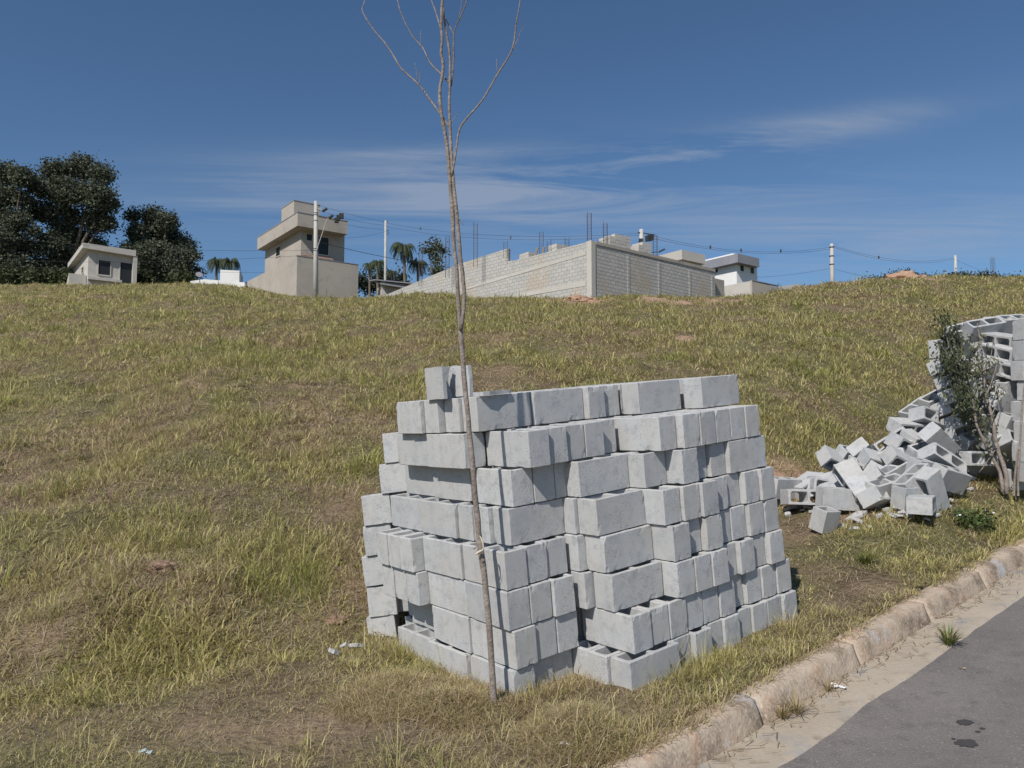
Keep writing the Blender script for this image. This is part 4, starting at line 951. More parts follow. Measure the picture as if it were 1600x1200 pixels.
palm('leftmost short palm right of the plastered house', 84, (577, 450), (577, 414), 20, 26, 3)
palm('short palm just left of the slim lone pole', 83, (588, 450), (590, 410), 22, 28, 4)
palm('palm low behind the tallest one, only fronds showing', 88, (615, 450), (612, 426), 18, 22, 8)
palm('left palm of the two above the white box building', 86, (338, 446), (338, 408), 26, 30, 5)
palm('right palm of the two above the white box building', 85, (360, 446), (360, 409), 27, 30, 6)
# ------------------------------------------------------------------ buildings on the crest
def nrm(a): l = math.hypot(*a); return (a[0]/l, a[1]/l)
RD = (.80, .60); LD = (-.60, .80)
def hit(C, d, px, z):
    lo, hi = 0., 60.
    f = lambda t: proj((C[0]+d[0]*t, C[1]+d[1]*t, z))[0]-px
    s0 = f(0)
    for _ in range(50):
        m_ = (lo+hi)/2
        if f(m_)*s0 > 0: lo = m_
        else: hi = m_
    return lo
def zat(py, Y): return at(800, py, Y).z
def dark_panel(mb, C, a, t0, t1, z0, z1, out, dep=.04):
    """a panel set proud of the wall that starts at C along a, its dark colour standing in for a shaded recess; out = outward normal"""
    mb.obox((C[0]+a[0]*t0+out[0]*.01, C[1]+a[1]*t0+out[1]*.01), a, (-out[0], -out[1]), t1-t0, dep+.01, z0, z1)
# --- plastered two storey house
Dh = 57.6; C = at(463, 466, Dh); C = (C.x, C.y)
zb = tz(*C)-.6; zw = zat(399.7, Dh)
yw_ = thing('perimeter_wall', (C[0], C[1], zb), 'bare plastered yard wall around the two storey house, behind the concrete pole', 'wall')
lr = hit(C, RD, 560, zw); ll = 17.5
out_r = (.60, -.80); out_l = (-.80, -.60)
MB().poly_wall(C, RD, LD, [(0, zb), (lr, zb), (lr, zw), (0, zw)], .16).build('front_wall', M_plaster, yw_)
CC = (C[0]+LD[0]*.16, C[1]+LD[1]*.16)
MB().poly_wall(CC, LD, RD, [(0, zb), (ll, zb), (ll+5, zb), (ll+5, zw-1.3), (ll+.5, zw-1.3), (ll+.5, zw-.9), (14.2, zw-.9), (13.9, zw), (0, zw)], .16).build('side_wall', M_plaster, yw_)
MB().obox((C[0]+out_r[0]*.03+out_l[0]*.03, C[1]+out_r[1]*.03+out_l[1]*.03), RD, LD, lr+.06, .22, zw+.002, zw+.05).build('coping', M_greypaint, yw_)
hs = thing('two_storey_house', (C[0]+RD[0]*2, C[1]+RD[1]*2, zb), 'bare plastered two storey house with overhanging flat roof parapet and box on top', 'house')
B0 = (C[0]+RD[0]*.55+LD[0]*.7, C[1]+RD[1]*.55+LD[1]*.7); Yb = B0[1]
zbt = zat(352.5, Dh+.2)+.1
wr = hit(B0, RD, 538, zw+1); wl = hit(B0, LD, 414, zw+1)
MB().obox(B0, RD, LD, wr, wl, zb, zbt).build('wall', M_plaster, hs)
P0 = at(464.8, 352, Dh-.4); P0 = (P0.x, P0.y)
zp0 = zat(352.5, P0[1]); zp1 = zat(331.8, P0[1]); pr = hit(P0, RD, 542.8, zp0); pl = hit(P0, LD, 401.8, zp0)
par = MB(); par.obox(P0, RD, LD, pr, pl, zp0, zp1); par.build('parapet', M_plaster, hs)
MB().obox((P0[0]+(out_r[0]+out_l[0])*.03, P0[1]+(out_r[1]+out_l[1])*.03), RD, LD, pr+.06, pl+.06, zp1+.002, zp1+.07).build('coping', M_greypaint, hs)
T0 = (P0[0]+RD[0]*.9+LD[0]*3.2, P0[1]+RD[1]*.9+LD[1]*3.2)
T0h = hit(T0, RD, 452.7, zp1) if proj((*T0, zp1))[0] < 452 else 0
T0 = (T0[0]+RD[0]*T0h, T0[1]+RD[1]*T0h)
ztk = zat(313.5, T0[1])
tk_ = MB(); tk_.obox(T0, RD, LD, hit(T0, RD, 500, ztk), hit(T0, LD, 440, ztk), zp1+.05, ztk); tk_.build('roof_box', M_plaster, hs)
MB().obox((T0[0]+(out_r[0]+out_l[0])*.03, T0[1]+(out_r[1]+out_l[1])*.03), RD, LD, hit(T0, RD, 500, ztk)+.06, hit(T0, LD, 440, ztk)+.06, ztk+.002, ztk+.07).build('coping', M_greypaint, hs)
def win(root, C, d, out, pxa, pxb, pya, pyb, m=M_glass, frame=True):
    z = zw+1; a_ = hit(C, d, pxa, z); b_ = hit(C, d, pxb, z); a_, b_ = min(a_, b_), max(a_, b_); Y = C[1]+d[1]*(a_+b_)/2
    z0, z1 = zat(pyb, Y), zat(pya, Y); w_ = MB()
    for (s0, s1, y0, y1) in ((a_-.06, a_, z0-.06, z1+.06), (b_, b_+.06, z0-.06, z1+.06), (a_, b_, z1, z1+.06), (a_, b_, z0-.08, z0)):
        w_.obox((C[0]+d[0]*s0+out[0]*.05, C[1]+d[1]*s0+out[1]*.05), d, (-out[0], -out[1]), s1-s0, .08, y0, y1)
    w = w_.build('window', M_plaster2 if frame else M_plaster, root)
    pn = MB(); dark_panel(pn, C, d, a_, b_, z0, z1, out); pn.build('pane', m, w)
    return w
win(hs, B0, LD, out_l, 431.5, 438, 386, 400)
win(hs, B0, RD, out_r, 478.5, 487, 366, 376)
win(hs, B0, RD, out_r, 497, 513, 371, 398)
# tiled lean-to roof strip showing above the yard wall
tl = MB(); q0 = (C[0]+RD[0]*.5+LD[0]*.3, C[1]+RD[1]*.5+LD[1]*.3); tw = hit(q0, RD, 520, zw)
n_ = 14
for i in range(n_):
    t0 = tw*i/n_; t1 = tw*(i+.86)/n_
    p = Vector((q0[0]+RD[0]*(t0+t1)/2, q0[1]+RD[1]*(t0+t1)/2, zw+.22)); tl.box(p, (RD[0]*(t1-t0)/2, RD[1]*(t1-t0)/2, 0), (LD[0]*.3, LD[1]*.3, .16), (0, 0, .035))
tl.build('tiled_roof', M_tile, hs)
# --- small flat roofed house on the left
D2 = 60.0; c2 = at(136.5, 444, D2); c2 = (c2.x, c2.y); a2 = RD; b2 = (-a2[1], a2[0]); o_r = (a2[1], -a2[0]); o_l = (-a2[0], -a2[1])
z2b = tz(*c2)-.8; z2t = zat(390, D2)
h2 = thing('flat_roofed_house', (c2[0], c2[1], z2b), 'small one storey unfinished house with flat parapet and outside steps, before the tall trees', 'house')
w2 = hit(c2, a2, 208, z2t); l2 = hit(c2, b2, 117, z2t)
MB().obox(c2, a2, b2, w2, max(l2, 5), z2b, z2t).build('wall', M_plaster2, h2)
pc = (c2[0]+o_r[0]*.5+o_l[0]*.5, c2[1]+o_r[1]*.5+o_l[1]*.5)
pw = hit(pc, a2, 212.5, z2t); mbp = MB(); zt2 = zat(379, pc[1]); mbp.poly_wall(pc, a2, b2, [(0, z2t-.02), (pw, z2t-.15), (pw, zt2-.05), (0, zt2)], max(l2, 5)+1.0); mbp.build('parapet', M_plaster2, h2)
kw = MB(); kw.obox((c2[0]+a2[0]*(w2-.05)+o_r[0]*.45, c2[1]+a2[1]*(w2-.05)+o_r[1]*.45), a2, b2, .3, .3, z2b, z2t-.1); kw.build('column', M_plaster2, h2)
def win2(root, C, d, out, pxa, pxb, pya, pyb, z, m=M_dark, nm='window', mf=M_plaster2):
    a_ = hit(C, d, pxa, z); b_ = hit(C, d, pxb, z); a_, b_ = min(a_, b_), max(a_, b_); Y = C[1]+d[1]*(a_+b_)/2; z0, z1 = zat(pyb, Y), zat(pya, Y); w_ = MB()
    for (s0, s1, y0, y1) in ((a_-.07, a_, z0-.07, z1+.07), (b_, b_+.07, z0-.07, z1+.07), (a_, b_, z1, z1+.07), (a_, b_, z0-.09, z0)):
        w_.obox((C[0]+d[0]*s0+out[0]*.06, C[1]+d[1]*s0+out[1]*.06), d, (-out[0], -out[1]), s1-s0, .09, y0, y1)
    w = w_.build(nm, mf, root); pn = MB(); dark_panel(pn, C, d, a_, b_, z0, z1, out); pn.build('dark_panel', m, w)
win2(h2, c2, a2, o_r, 154, 172.5, 407.5, 429.5, z2t-1)
win2(h2, c2, a2, o_r, 188, 206, 411, 443, z2t-1, nm='door')
win2(h2, c2, b2, o_l, 128.5, 131, 418, 427, z2t-1)
lg = MB(); ln_ = hit(c2, a2, 187, z2b); lg.obox((c2[0]+o_r[0]*.35, c2[1]+o_r[1]*.35), a2, b2, ln_, .33, zat(434.5, D2)-.12, zat(434.5, D2)+.08); lg.build('ledge', M_plaster2, h2)
st = MB()
for i in range(6):
    st.obox((c2[0]+b2[0]*(.4+.35*i)+o_l[0]*1.25, c2[1]+b2[1]*(.4+.35*i)+o_l[1]*1.25), b2, a2, .34, 1.2, z2b, zat(445-(5-i)*3.3, D2))
st.build('outside_steps', M_plaster2, h2)
# --- white box building with low pitched roof and dish, left of the plastered house
D3 = 66.; c3 = at(343.5, 446, D3); c3 = (c3.x, c3.y); z3b = tz(*c3)-1
h3 = thing('white_building', (c3[0], c3[1], z3b), 'low white building with a box on top, over the crest left of the plastered house', 'building')
MB().obox(c3, nrm((.97, .22)), nrm((-.22, .97)), hit(c3, nrm((.97, .22)), 373, z3b+2), 2.6, z3b, zat(421.5, D3)).build('roof_box', M_white, h3)
c3b = at(297, 446, D3-.2); MB().poly_wall((c3b.x, c3b.y), nrm((1, .12)), nrm((-.12, 1)), [(0, z3b), (4.6, z3b), (4.6, zat(440, D3)), (1.2, zat(436.5, D3)), (0, zat(440, D3))], 5).build('roof', M_white, h3)
dsh = thing('satellite_dish', at(311, 441, 65), 'grey satellite dish on a pole at the left end of the white building', 'satellite dish')
mb = MB(); mb.tube([at(312, 443, 65), at(312, 432, 65)], .03, 6); mb.build('pole', M_steel, dsh)
mb = MB(); cd_ = at(311, 431, 64.8); ax_ = Vector((.35, -.7, .55)).normalized(); mb.tube([cd_-ax_*.02, cd_+ax_*.10, cd_+ax_*.16], [.05, .22, .30], 16); mb.build('dish', M_greypaint, dsh)
# --- long wall of hollow blocks and its yard
DW = 39.9; cw = at(924.5, 466, DW); cw = (cw.x, cw.y); WL = nrm((-13.5, 14.6)); WR = nrm((14.6, 13.5)); oW = (-WR[0], -WR[1]); oR = (-WL[0], -WL[1])
zwt = zat(376.5, DW); zwb = tz(*cw)-1.2
bw = thing('block_wall', (cw[0], cw[1], zwb), 'long unplastered block wall meeting at a corner, concrete columns and beams, rebar above', 'wall')
def on(C, d, px, z): return hit(C, d, px, z)
sL = on(cw, WL, 804, zwt); sE = on(cw, WL, 597.5, zwt-.1)
def zpx(C, d, s, py): return zat(py, C[1]+d[1]*s)
s793 = on(cw, WL, 793.5, zwt); s720 = on(cw, WL, 720, zwt)
pts = [(0, zwb), (sE, zwb), (sE, zpx(cw, WL, sE, 463)), (s720, zpx(cw, WL, s720, 411.5)), (s793, zpx(cw, WL, s793, 388)), (s793-.001, zpx(cw, WL, s793, 408)), (sL, zpx(cw, WL, sL, 407)), (0, zwt)]
MB().poly_wall(cw, WL, WR, pts, .2).build('left_wall', M_brickl, bw)
rE = on(cw, WR, 1117, zwt-.3)
cr_ = (cw[0]+WR[0]*.2, cw[1]+WR[1]*.2)
MB().poly_wall(cr_, WR, WL, [(0, zwb), (rE-.2, zwb), (rE-.2, zpx(cw, WR, rE, 422)), (0, zwt-.02)], .2).build('right_wall', M_brick, bw)
def colpost(px, C, d, out, z0, z1, w=.28, name='column'):
    s = on(C, d, px, z1); MB().obox((C[0]+d[0]*(s-w/2)+out[0]*.025, C[1]+d[1]*(s-w/2)+out[1]*.025), d, (-out[0], -out[1]), w*.8, .205, z0, z1-.012).build(name, M_brick, bw)
MB().obox((cw[0]+oW[0]*.04+oR[0]*.04, cw[1]+oW[1]*.04+oR[1]*.04), WR, WL, .34, .34, zwb, zwt+.03).build('corner_column', M_plaster2, bw)
for px in (982, 1030, 1078, 1113): colpost(px, cw, WR, oR, zwb, zwt-.2)
MB().poly_wall((cw[0]+oR[0]*.045, cw[1]+oR[1]*.045), WR, WL, [(0.35, zwt-.13), (rE, zpx(cw, WR, rE, 422)-.13), (rE, zpx(cw, WR, rE, 422)+.06), (.35, zwt+.04)], .3).build('top_beam', M_plaster, bw)
# tie beams running through the left wall
def beam(px0, py0, px1, py1, h, nm='tie_beam'):
    s0 = on(cw, WL, px0, zwt); s1 = on(cw, WL, px1, zwt-1); z0 = zpx(cw, WL, s0, py0); z1 = zpx(cw, WL, s1, py1)
    MB().poly_wall((cw[0]+oW[0]*.02, cw[1]+oW[1]*.02), WL, WR, [(s0, z0-h), (s1, z1-h*.6), (s1, z1), (s0, z0)], .22).build(nm, M_plaster2, bw)
beam(915, 392, 730, 449, .22); beam(915, 438, 800, 462, .3)
# loose blocks, planks and stacks on the wall
def stack_box(px0, px1, py0, py1, D, lb):
    p = at(px0, py1, D); mb = MB(); w = (px1-px0)/F*D; z0, z1 = p.z, at(px0, py0, D).z; nrow = max(2, round((z1-z0)/.2)); hh = (z1-z0)/nrow
    root = thing('block_stack', p, lb, 'block stack', 'stacks of blocks behind the wall')
    for r in range(nrow):
        k = max(2, round(w/.4)); t0 = w*.45
        for i in range(k):
            if r == nrow-1 and (i == 0) and nrow > 3: continue
            jx = rh.uniform(-.02, .02)
            mb.obox((p.x+RD[0]*(i*w*1.1/k)+jx, p.y+RD[1]*(i*w*1.1/k)), RD, LD, w*1.1/k-.01, .9+rh.uniform(-.05, .05), z0+r*hh, z0+(r+1)*hh-.008)
    mb.build('blocks', M_plaster2, root)
stack_box(953, 996, 363, 392, 44, 'taller pile of pale blocks standing behind the corner of the block wall')
stack_box(998, 1025, 376, 398, 45.5, 'lower pile of pale blocks right of the taller one, below the wires')
stack_box(870, 892, 380, 392, 43.5, 'small pile of blocks rising over the left block wall near the corner')
stack_box(826, 838, 393, 406, 45, 'pair of blocks standing on the left block wall beside the props')
for i, (a, b_, c_, d_, lb) in enumerate(((834, 404, 840, 387, 'wooden prop leaning right behind the left block wall'), (846, 404, 850, 386, 'second wooden prop, nearly upright, behind the left block wall'))):
    mb = MB(); mb.tube([at(a, b_+6, 44.5), at(c_, d_, 44.5)], .07, 5); tag(mb.build('wooden_prop', mat('wood_prop%d' % i, (.3, .22, .15))), lb, 'wooden prop')
# rebar cages
RBAR = [(743, 345, 408, 45.5, 'tall rebar cage above the left block wall, nearest the sapling'), (790, 375, 392, 44.5, 'short rebar stub at the step in the left block wall'), (846, 360, 396, 45, 'rebar cage above the wooden props'), (858, 373, 396, 44, 'thin rebar between the props and the wall corner'),
        (886, 369, 388, 44, 'faint rebar pair left of the wall corner'), (921, 328, 378, 42, 'tallest rebar cage, at the corner of the block wall'), (946, 346, 384, 44, 'rebar cage just right of the corner cage'), (1024, 365, 402, 45, 'rebar cage right of the block piles'),
        (699, 366, 424, 48, 'faint tall rebar cage right of the lone tree'), (657, 384, 438, 51, 'faint rebar cage between the palms'), (1552, 400, 436, 61, 'thin rebar sticking up on the right skyline'), (1218, 441, 458, 53, 'rebar stub at the end of the grey yard wall')]
for (px, p0, p1, D, lb) in RBAR:
    mb = MB(); w = .11
    a = at(px, p1, D); b_ = at(px, p0, D)
    for i, (dx, dy) in enumerate(((-w, -w), (w, -w), (-w, w), (w, w))): mb.tube([(a.x+dx, D+dy, a.z-.4), (a.x+dx*1.05, D+dy, b_.z-rh.uniform(0, .25))], .011, 4)
    z = a.z
    while z < b_.z-.1:
        for (x0, y0, x1, y1) in ((-w, -w, w, -w), (w, -w, w, w), (w, w, -w, w), (-w, w, -w, -w)): mb.tube([(a.x+x0, D+y0, z), (a.x+x1, D+y1, z)], .006, 3, False)
        z += .16
    o = mb.build('rebar_column', M_rebar); tag(o, lb, 'rebar', 'rebar columns of the unfinished buildings')
# --- low dark shed left end, behind the wall
cs_ = at(596, 465, 56.5); sh_ = thing('low_shed', cs_, 'low rough walled shed with sagging roof sheets behind the far end of the block wall', 'shed')
MB().obox((cs_.x, cs_.y), nrm((.9, .42)), nrm((-.42, .9)), .3, .3, cs_.z-1.5, zat(438, 56.5)).build('post', M_plaster2, sh_)
MB().obox((cs_.x+.3, cs_.y+.1), nrm((.9, .42)), nrm((-.42, .9)), 1.9, 2.5, cs_.z-1.5, zat(441, 56.5)).build('wall', M_plaster, sh_)
mb = MB(); mb.box(at(614, 441, 57.5), (1.5, .5, -.05), (-.4, .9, .15), (0, 0, .04)); mb.box(at(618, 446, 57), (1.2, .4, -.12), (-.3, .6, .2), (0, 0, .04)); mb.build('roof_sheet', M_greypaint, sh_)
# --- grey wall, unfinished house and white house at the right of the block wall
D5 = 49.5; c5 = at(1088, 466, D5-2.2); c5 = (c5.x, c5.y)
gw = thing('grey_yard_wall', (c5[0], c5[1], tz(*c5)), 'lower grey plastered wall continuing right of the block wall', 'wall')
s1 = on(c5, WR, 1131.5, zat(436, D5)); MB().poly_wall(c5, WR, WL, [(0, tz(*c5)-1.5), (s1, tz(*c5)-1.5), (s1, zpx(c5, WR, s1, 438)), (0, zpx(c5, WR, 0, 428))], .18).build('wall', M_greypaint if False else M_plaster, gw)
c6 = at(1175.5, 462, 53); c6 = (c6.x, c6.y); gw2 = thing('corner_yard_wall', (c6[0], c6[1], tz(*c6)), 'grey wall with a corner and dark coping in front of the white house', 'wall')
zz6 = zat(438.5, 53); s2 = on(c6, RD, 1217, zz6); s3 = on(c6, LD, 1131, zz6)
MB().poly_wall(c6, RD, LD, [(0, tz(*c6)-2), (s2, tz(*c6)-2), (s2, zz6-.1), (0, zz6)], .16).build('front_wall', M_plaster, gw2)
MB().poly_wall((c6[0]+LD[0]*.16, c6[1]+LD[1]*.16), LD, RD, [(0, tz(*c6)-2), (s3, tz(*c6)-2), (s3, zz6), (0, zz6)], .16).build('side_wall', M_plaster2, gw2)
MB().obox((c6[0]+(out_r[0])*.03, c6[1]+(out_r[1])*.03), RD, LD, s2+.03, .2, zz6+.001, zz6+.05).build('coping', M_greypaint, gw2)
# white house
D7 = 60.; c7 = at(1151.5, 450, D7); c7 = (c7.x, c7.y); zr0 = zat(410, D7-.7); zr1 = zat(396.3, D7-.7)
wh = thing('white_house', (c7[0], c7[1], tz(*c7)), 'white painted house with grey roof fascia and four small dark windows', 'house')
MB().obox(c7, RD, LD, on(c7, RD, 1183, zr0), on(c7, LD, 1100, zr0), tz(*c7)-1.5, zr0+.1).build('wall', M_white, wh)
f7 = (c7[0]+(out_r[0]+out_l[0])*.55, c7[1]+(out_r[1]+out_l[1])*.55); f7s = on(f7, RD, 1186.6, zr0); f7l = on(f7, LD, 1098, zr0)
MB().obox(f7, RD, LD, f7s, f7l, zr0, zr1).build('fascia', M_greypaint, wh)
MB().obox((f7[0]+LD[0]*.7+RD[0]*.4, f7[1]+LD[1]*.7+RD[1]*.4), RD, LD, 2.2, 3.4, zr1+.002, zr1+.22).build('roof_slab', M_white, wh)
for a_, b_, p0, p1, d, out in ((1108.5, 1112.5, 423, 428, LD, out_l), (1118.5, 1122.5, 420.5, 426, LD, out_l), (1156, 1162, 415, 424, RD, out_r), (1172, 1178, 418.5, 427.5, RD, out_r)):
    win2(wh, c7, d, out, a_, b_, p0, p1, zr0-1, M_glass, mf=M_white)
# unfinished house between them
D8 = 55.; c8 = at(1066.5, 450, D8); c8 = (c8.x, c8.y); zc1 = zat(390, D8); zc0 = zat(405, D8)
uh = thing('unfinished_house', (c8[0], c8[1], tz(*c8)), 'unfinished house with light grey parapet and dark open front, between block wall and white house', 'house')
MB().obox(c8, RD, LD, on(c8, RD, 1102, zc0), on(c8, LD, 1030, zc0), zc0, zc1).build('parapet', M_plaster2, uh)
MB().obox((c8[0]+RD[0]*1+LD[0]*.9, c8[1]+RD[1]*1+LD[1]*.9), RD, LD, on((c8[0]+RD[0]*1+LD[0]*.9, c8[1]+RD[1]*1+LD[1]*.9), RD, 1099, zc0), 7, tz(*c8)-1, zc0).build('wall', M_plaster, uh)
win2(uh, (c8[0]+RD[0]*1+LD[0]*.9, c8[1]+RD[1]*1+LD[1]*.9), RD, out_r, 1085, 1097, 407, 421, zc0-1)
# far light wall and grey roof at the right
c9 = at(1219, 455, 57); lw = MB(); lw.poly_wall((c9.x, c9.y), nrm((.9, .43)), nrm((-.43, .9)), [(0, c9.z-1), (2.1, c9.z-1), (2.1, zat(441, 57)), (1.9, zat(440.5, 57)), (0, zat(447, 57))], .2); tag(lw.build('pale_wall', M_plaster2), 'short pale wall on the crest, left of the right hand pole', 'wall')
# ------------------------------------------------------------------ poles and wires
def pole(px, ptop, pbase, D, r0, r1, label, arms=(), name='utility_pole'):
    b = at(px, pbase, D); b.z = min(b.z, tz(b.x, b.y)); t = at(px, ptop, D); t.x = b.x+(t.x-b.x)*1.0
    root = thing(name, b, label, 'pole', 'poles along the hilltop'); mb = MB(); mb.tube([b-Vector((0, 0, .3)), (b+t)/2, t], [r0, (r0+r1)/2, r1], 10); mb.build('shaft', M_pole, root, True); return root, b, t
r1_, b1, t1 = pole(493.5, 314.5, 466, 55.5, .20, .13, 'nearest concrete pole with two street lamps, in front of the plastered house')
def fitting(root, nm, seg, rad, m=M_steel, lab=None):
    mb = MB(); mb.tube(seg, rad, 6); o = mb.build(nm, m, root); return o
ar = fitting(r1_, 'lamp_arm', [at(494.5, 392, 55.3), at(497, 384, 55.3), at(511, 343, 55.1), at(516, 339.5, 55.1)], .035, M_pole)
mb = MB(); mb.box(at(517, 338.6, 55.1), (.16, 0, .12), (0, .12, 0), (-.03, 0, .045)); mb.build('street_lamp', M_blackplastic, r1_)
fitting(r1_, 'lamp_arm', [at(494.5, 326, 55.4), at(503, 327.5, 55.4)], .03, M_pole)
mb = MB(); mb.box(at(507.5, 328, 55.4), (.17, 0, .12), (0, .12, 0), (-.03, 0, .045)); mb.build('street_lamp', M_blackplastic, r1_)
mb = MB()
for py in (333, 336, 345, 389, 392): mb.tube([at(493.5, py, 55.5)+Vector((0, 0, -.02)), at(493.5, py, 55.5)+Vector((0, 0, .02))], .19 if py > 380 else .16, 10)
mb.build('clamp', M_steel, r1_)
r2_, b2_, t2 = pole(602.5, 345, 444, 72, .14, .11, 'slim lone concrete pole left of the tallest palm')
mb = MB(); mb.tube([at(603.5, 359, 72), at(606.5, 360, 72), at(607, 365, 72), at(604, 367, 72)], .03, 5); mb.build('bracket', M_steel, r2_); mb = MB(); mb.box(at(602.5, 346, 72), (.22, 0, 0), (0, .04, 0), (0, 0, .05)); mb.build('crossarm', M_steel, r2_)
r3_, b3, t3 = pole(1299.5, 381, 442, 61, .19, .13, 'concrete pole on the crest right of the white house')
mb = MB()
for py in (386, 400, 413): mb.tube([at(1299.5, py, 61)+Vector((0, 0, -.02)), at(1299.5, py, 61)+Vector((0, 0, .02))], .20, 10)
mb.build('clamp', M_steel, r3_)
r4_, b4, t4 = pole(1492.5, 399, 432, 80, .18, .13, 'rightmost concrete pole, shorter looking, on the right skyline')
r5_, b5, t5 = pole(1002, 358.5, 430, 52, .17, .14, 'concrete pole carrying switchgear, rising behind the block piles')
mb = MB(); mb.box(at(1015, 372, 52), (.22, .1, .05), (-.08, .16, 0), (0, 0, .2)); mb.box(at(1001.5, 376, 51.8), (.14, 0, 0), (0, .14, 0), (0, 0, .12)); mb.build('switch_box', M_blackplastic, r5_)
mb = MB(); mb.box(at(1010, 365, 52), (.62, .1, -.06), (0, .03, 0), (0, 0, .03)); mb.build('crossarm', M_steel, r5_)
mb = MB(); mb.tube([at(1003, 396, 52), at(1028, 393.5, 52)], .03, 5); mb.box(at(1034, 391.5, 52), (.2, 0, .1), (0, .1, 0), (-.02, 0, .04)); mb.build('street_lamp', M_blackplastic, r5_)
for px in (1016, 1024): pass
bx = thing('switch_boxes', at(531, 342, 58.), 'cluster of three black equipment boxes hanging on the wires right of the nearest pole', 'equipment box')
for (px, py, w, h) in ((533.5, 337.5, .17, .19), (528.5, 340.5, .13, .20), (526, 344.5, .15, .17)):
    mb = MB(); mb.box(at(px, py, 58), (w, .05, 0), (-.04, .14, 0), (0, 0, h)); mb.build('box', M_blackplastic, bx)
def wire(p0, D0, p1, D1, sag, label, rad=.016, m=M_wire):
    a = at(*p0, D0); b_ = at(*p1, D1); pts = [a.lerp(b_, t/16)-Vector((0, 0, sag*4*(t/16)*(1-t/16))) for t in range(17)]
    mb = MB(); mb.tube(pts, rad, 4); return tag(mb.build('overhead_wire', m), label, 'wire', 'overhead wires')
W_ = [((496, 320), 55.5, (602, 347), 72, .1, 'upper wire from the nearest pole to the slim pole'), ((496, 328), 55.5, (602, 352), 72, .2, 'second wire from the nearest pole to the slim pole'), ((496, 336), 55.5, (602, 358), 72, .3, 'third wire from the nearest pole to the slim pole'),
      ((602, 348), 72, (1003, 364), 52, .7, 'upper wire from the slim pole across to the pole behind the block piles'), ((602, 354), 72, (1003, 367), 52, .75, 'lower wire from the slim pole across to the pole behind the block piles'),
      ((1003, 364), 52, (1299, 386), 61, .8, 'upper wire from the switchgear pole to the crest pole on the right'), ((1003, 368), 52, (1299, 389), 61, .75, 'lower wire from the switchgear pole to the crest pole on the right'),
      ((1299, 383), 61, (1492, 403), 80, .75, 'upper wire between the two right hand poles'), ((1299, 385), 61, (1492, 405), 80, .8, 'lower wire between the two right hand poles'),
      ((493, 391), 55.4, (-60, 364), 60, .5, 'upper wire from the nearest pole leaving the photo on the left'), ((493, 398), 55.4, (-60, 404), 58, .4, 'middle wire crossing in front of the left trees'), ((-60, 414), 60, (700, 428), 66, .2, 'low thin wire across the left part of the skyline'),
      ((494, 377), 55.4, (760, 424), 62, .3, 'thick cable from the nearest pole down behind the block wall'), ((1299, 419), 61, (1130, 434), 63, .25, 'cable from the crest pole down to the white house'), ((1299, 419), 61, (1380, 436), 63, .1, 'cable from the crest pole down behind the dirt mound'), ((1492, 405), 80, (1540, 424), 78, .1, 'cable dropping from the rightmost pole'),
      ((606, 360), 72, (540, 372), 62, .15, 'thin service wire from the slim pole to the plastered house')]
for w in W_: wire(*w[:5], w[5], .018 if 'thick' in w[5] else .009)
mb = MB()
for (px, py, D, lb) in ((657, 357, 68, 'line spacer on the wires above the palms'), (1110, 386, 55, 'line spacer on the wires over the unfinished house'), (1158, 391, 57, 'line spacer on the wires over the white house'), (1220, 392, 59, 'line spacer on the wires right of the white house'), (1373, 402, 68, 'line spacer between the right hand poles'), (798, 371, 62, 'line spacer on the wires above the block wall step')):
    q = MB(); q.box(at(px, py, D), (.05, 0, 0), (0, .05, 0), (0, 0, .12)); tag(q.build('line_spacer', M_steel), lb, 'line spacer', 'line spacers')
# --- dirt mound and scrub on the right skyline
def mound(px, py, D, rx, rz_, m, label, name, seed, cat):
    c = at(px, py, D); c.z = tz(c.x, c.y)-.15; bm = bmesh.new(); bmesh.ops.create_icosphere(bm, subdivisions=5, radius=1)
    from mathutils import noise
    for v in bm.verts:
        k = 1+.35*noise.noise(v.co*1.7+Vector((seed, 0, 0)))+.16*noise.noise(v.co*5+Vector((seed, 3, 0)))
        v.co = Vector((v.co.x*rx*k, v.co.y*rx*.7*k, max(v.co.z, -.15)*rz_*k))+c
    me = bpy.data.meshes.new(name); bm.to_mesh(me); bm.free(); return tag(link(name, me, m), label, cat)
mound(1414, 440, 36.5, 1.05, .50, M_dirt, 'reddish heap of dug earth on the right skyline, dark scrub behind it', 'dirt_mound', 1, 'dirt mound')
mound(1335, 447, 35.5, .8, .22, M_dirt, 'small low heap of bare earth at the foot of the crest pole', 'dirt_mound', 2, 'dirt mound')
mound(905, 474, 28.5, .8, .24, M_dirt, 'eroded lump of red earth below the corner of the block wall', 'dirt_mound', 3, 'dirt mound')
mound(862, 473, 30, .6, .2, M_dirt, 'smaller lump of red earth left of the wall corner', 'dirt_mound', 4, 'dirt mound')
mound(932, 478, 27.5, .55, .2, M_dirt, 'lump of red earth right below the wall corner', 'dirt_mound', 6, 'dirt mound')
SCR = [(1350, 440, 14, 5), (1372, 438, 14, 5), (1396, 430, 16, 5), (1412, 427, 14, 4), (1425, 430, 10, 4), (1450, 434, 14, 4), (1475, 432, 14, 4), (1500, 433, 16, 5), (1525, 431, 16, 4), (1550, 432, 16, 4), (1580, 434, 16, 4), (1605, 434, 16, 4), (1490, 430, 8, 3), (1535, 428, 8, 3)]
rs = np.random.RandomState(9); L = []
for (px, py, rx, ry) in SCR: c = at(px, py+4, 62.5); L.append((c.x, c.y, max(c.z, tz(c.x, c.y)+.1), rx/F*62, rx/F*62, ry/F*62))
V, Q, Cc = cloud(L, 5500, .2, rs, 0, .7, .3, ((.04, .045, .028), (.10, .10, .055)))
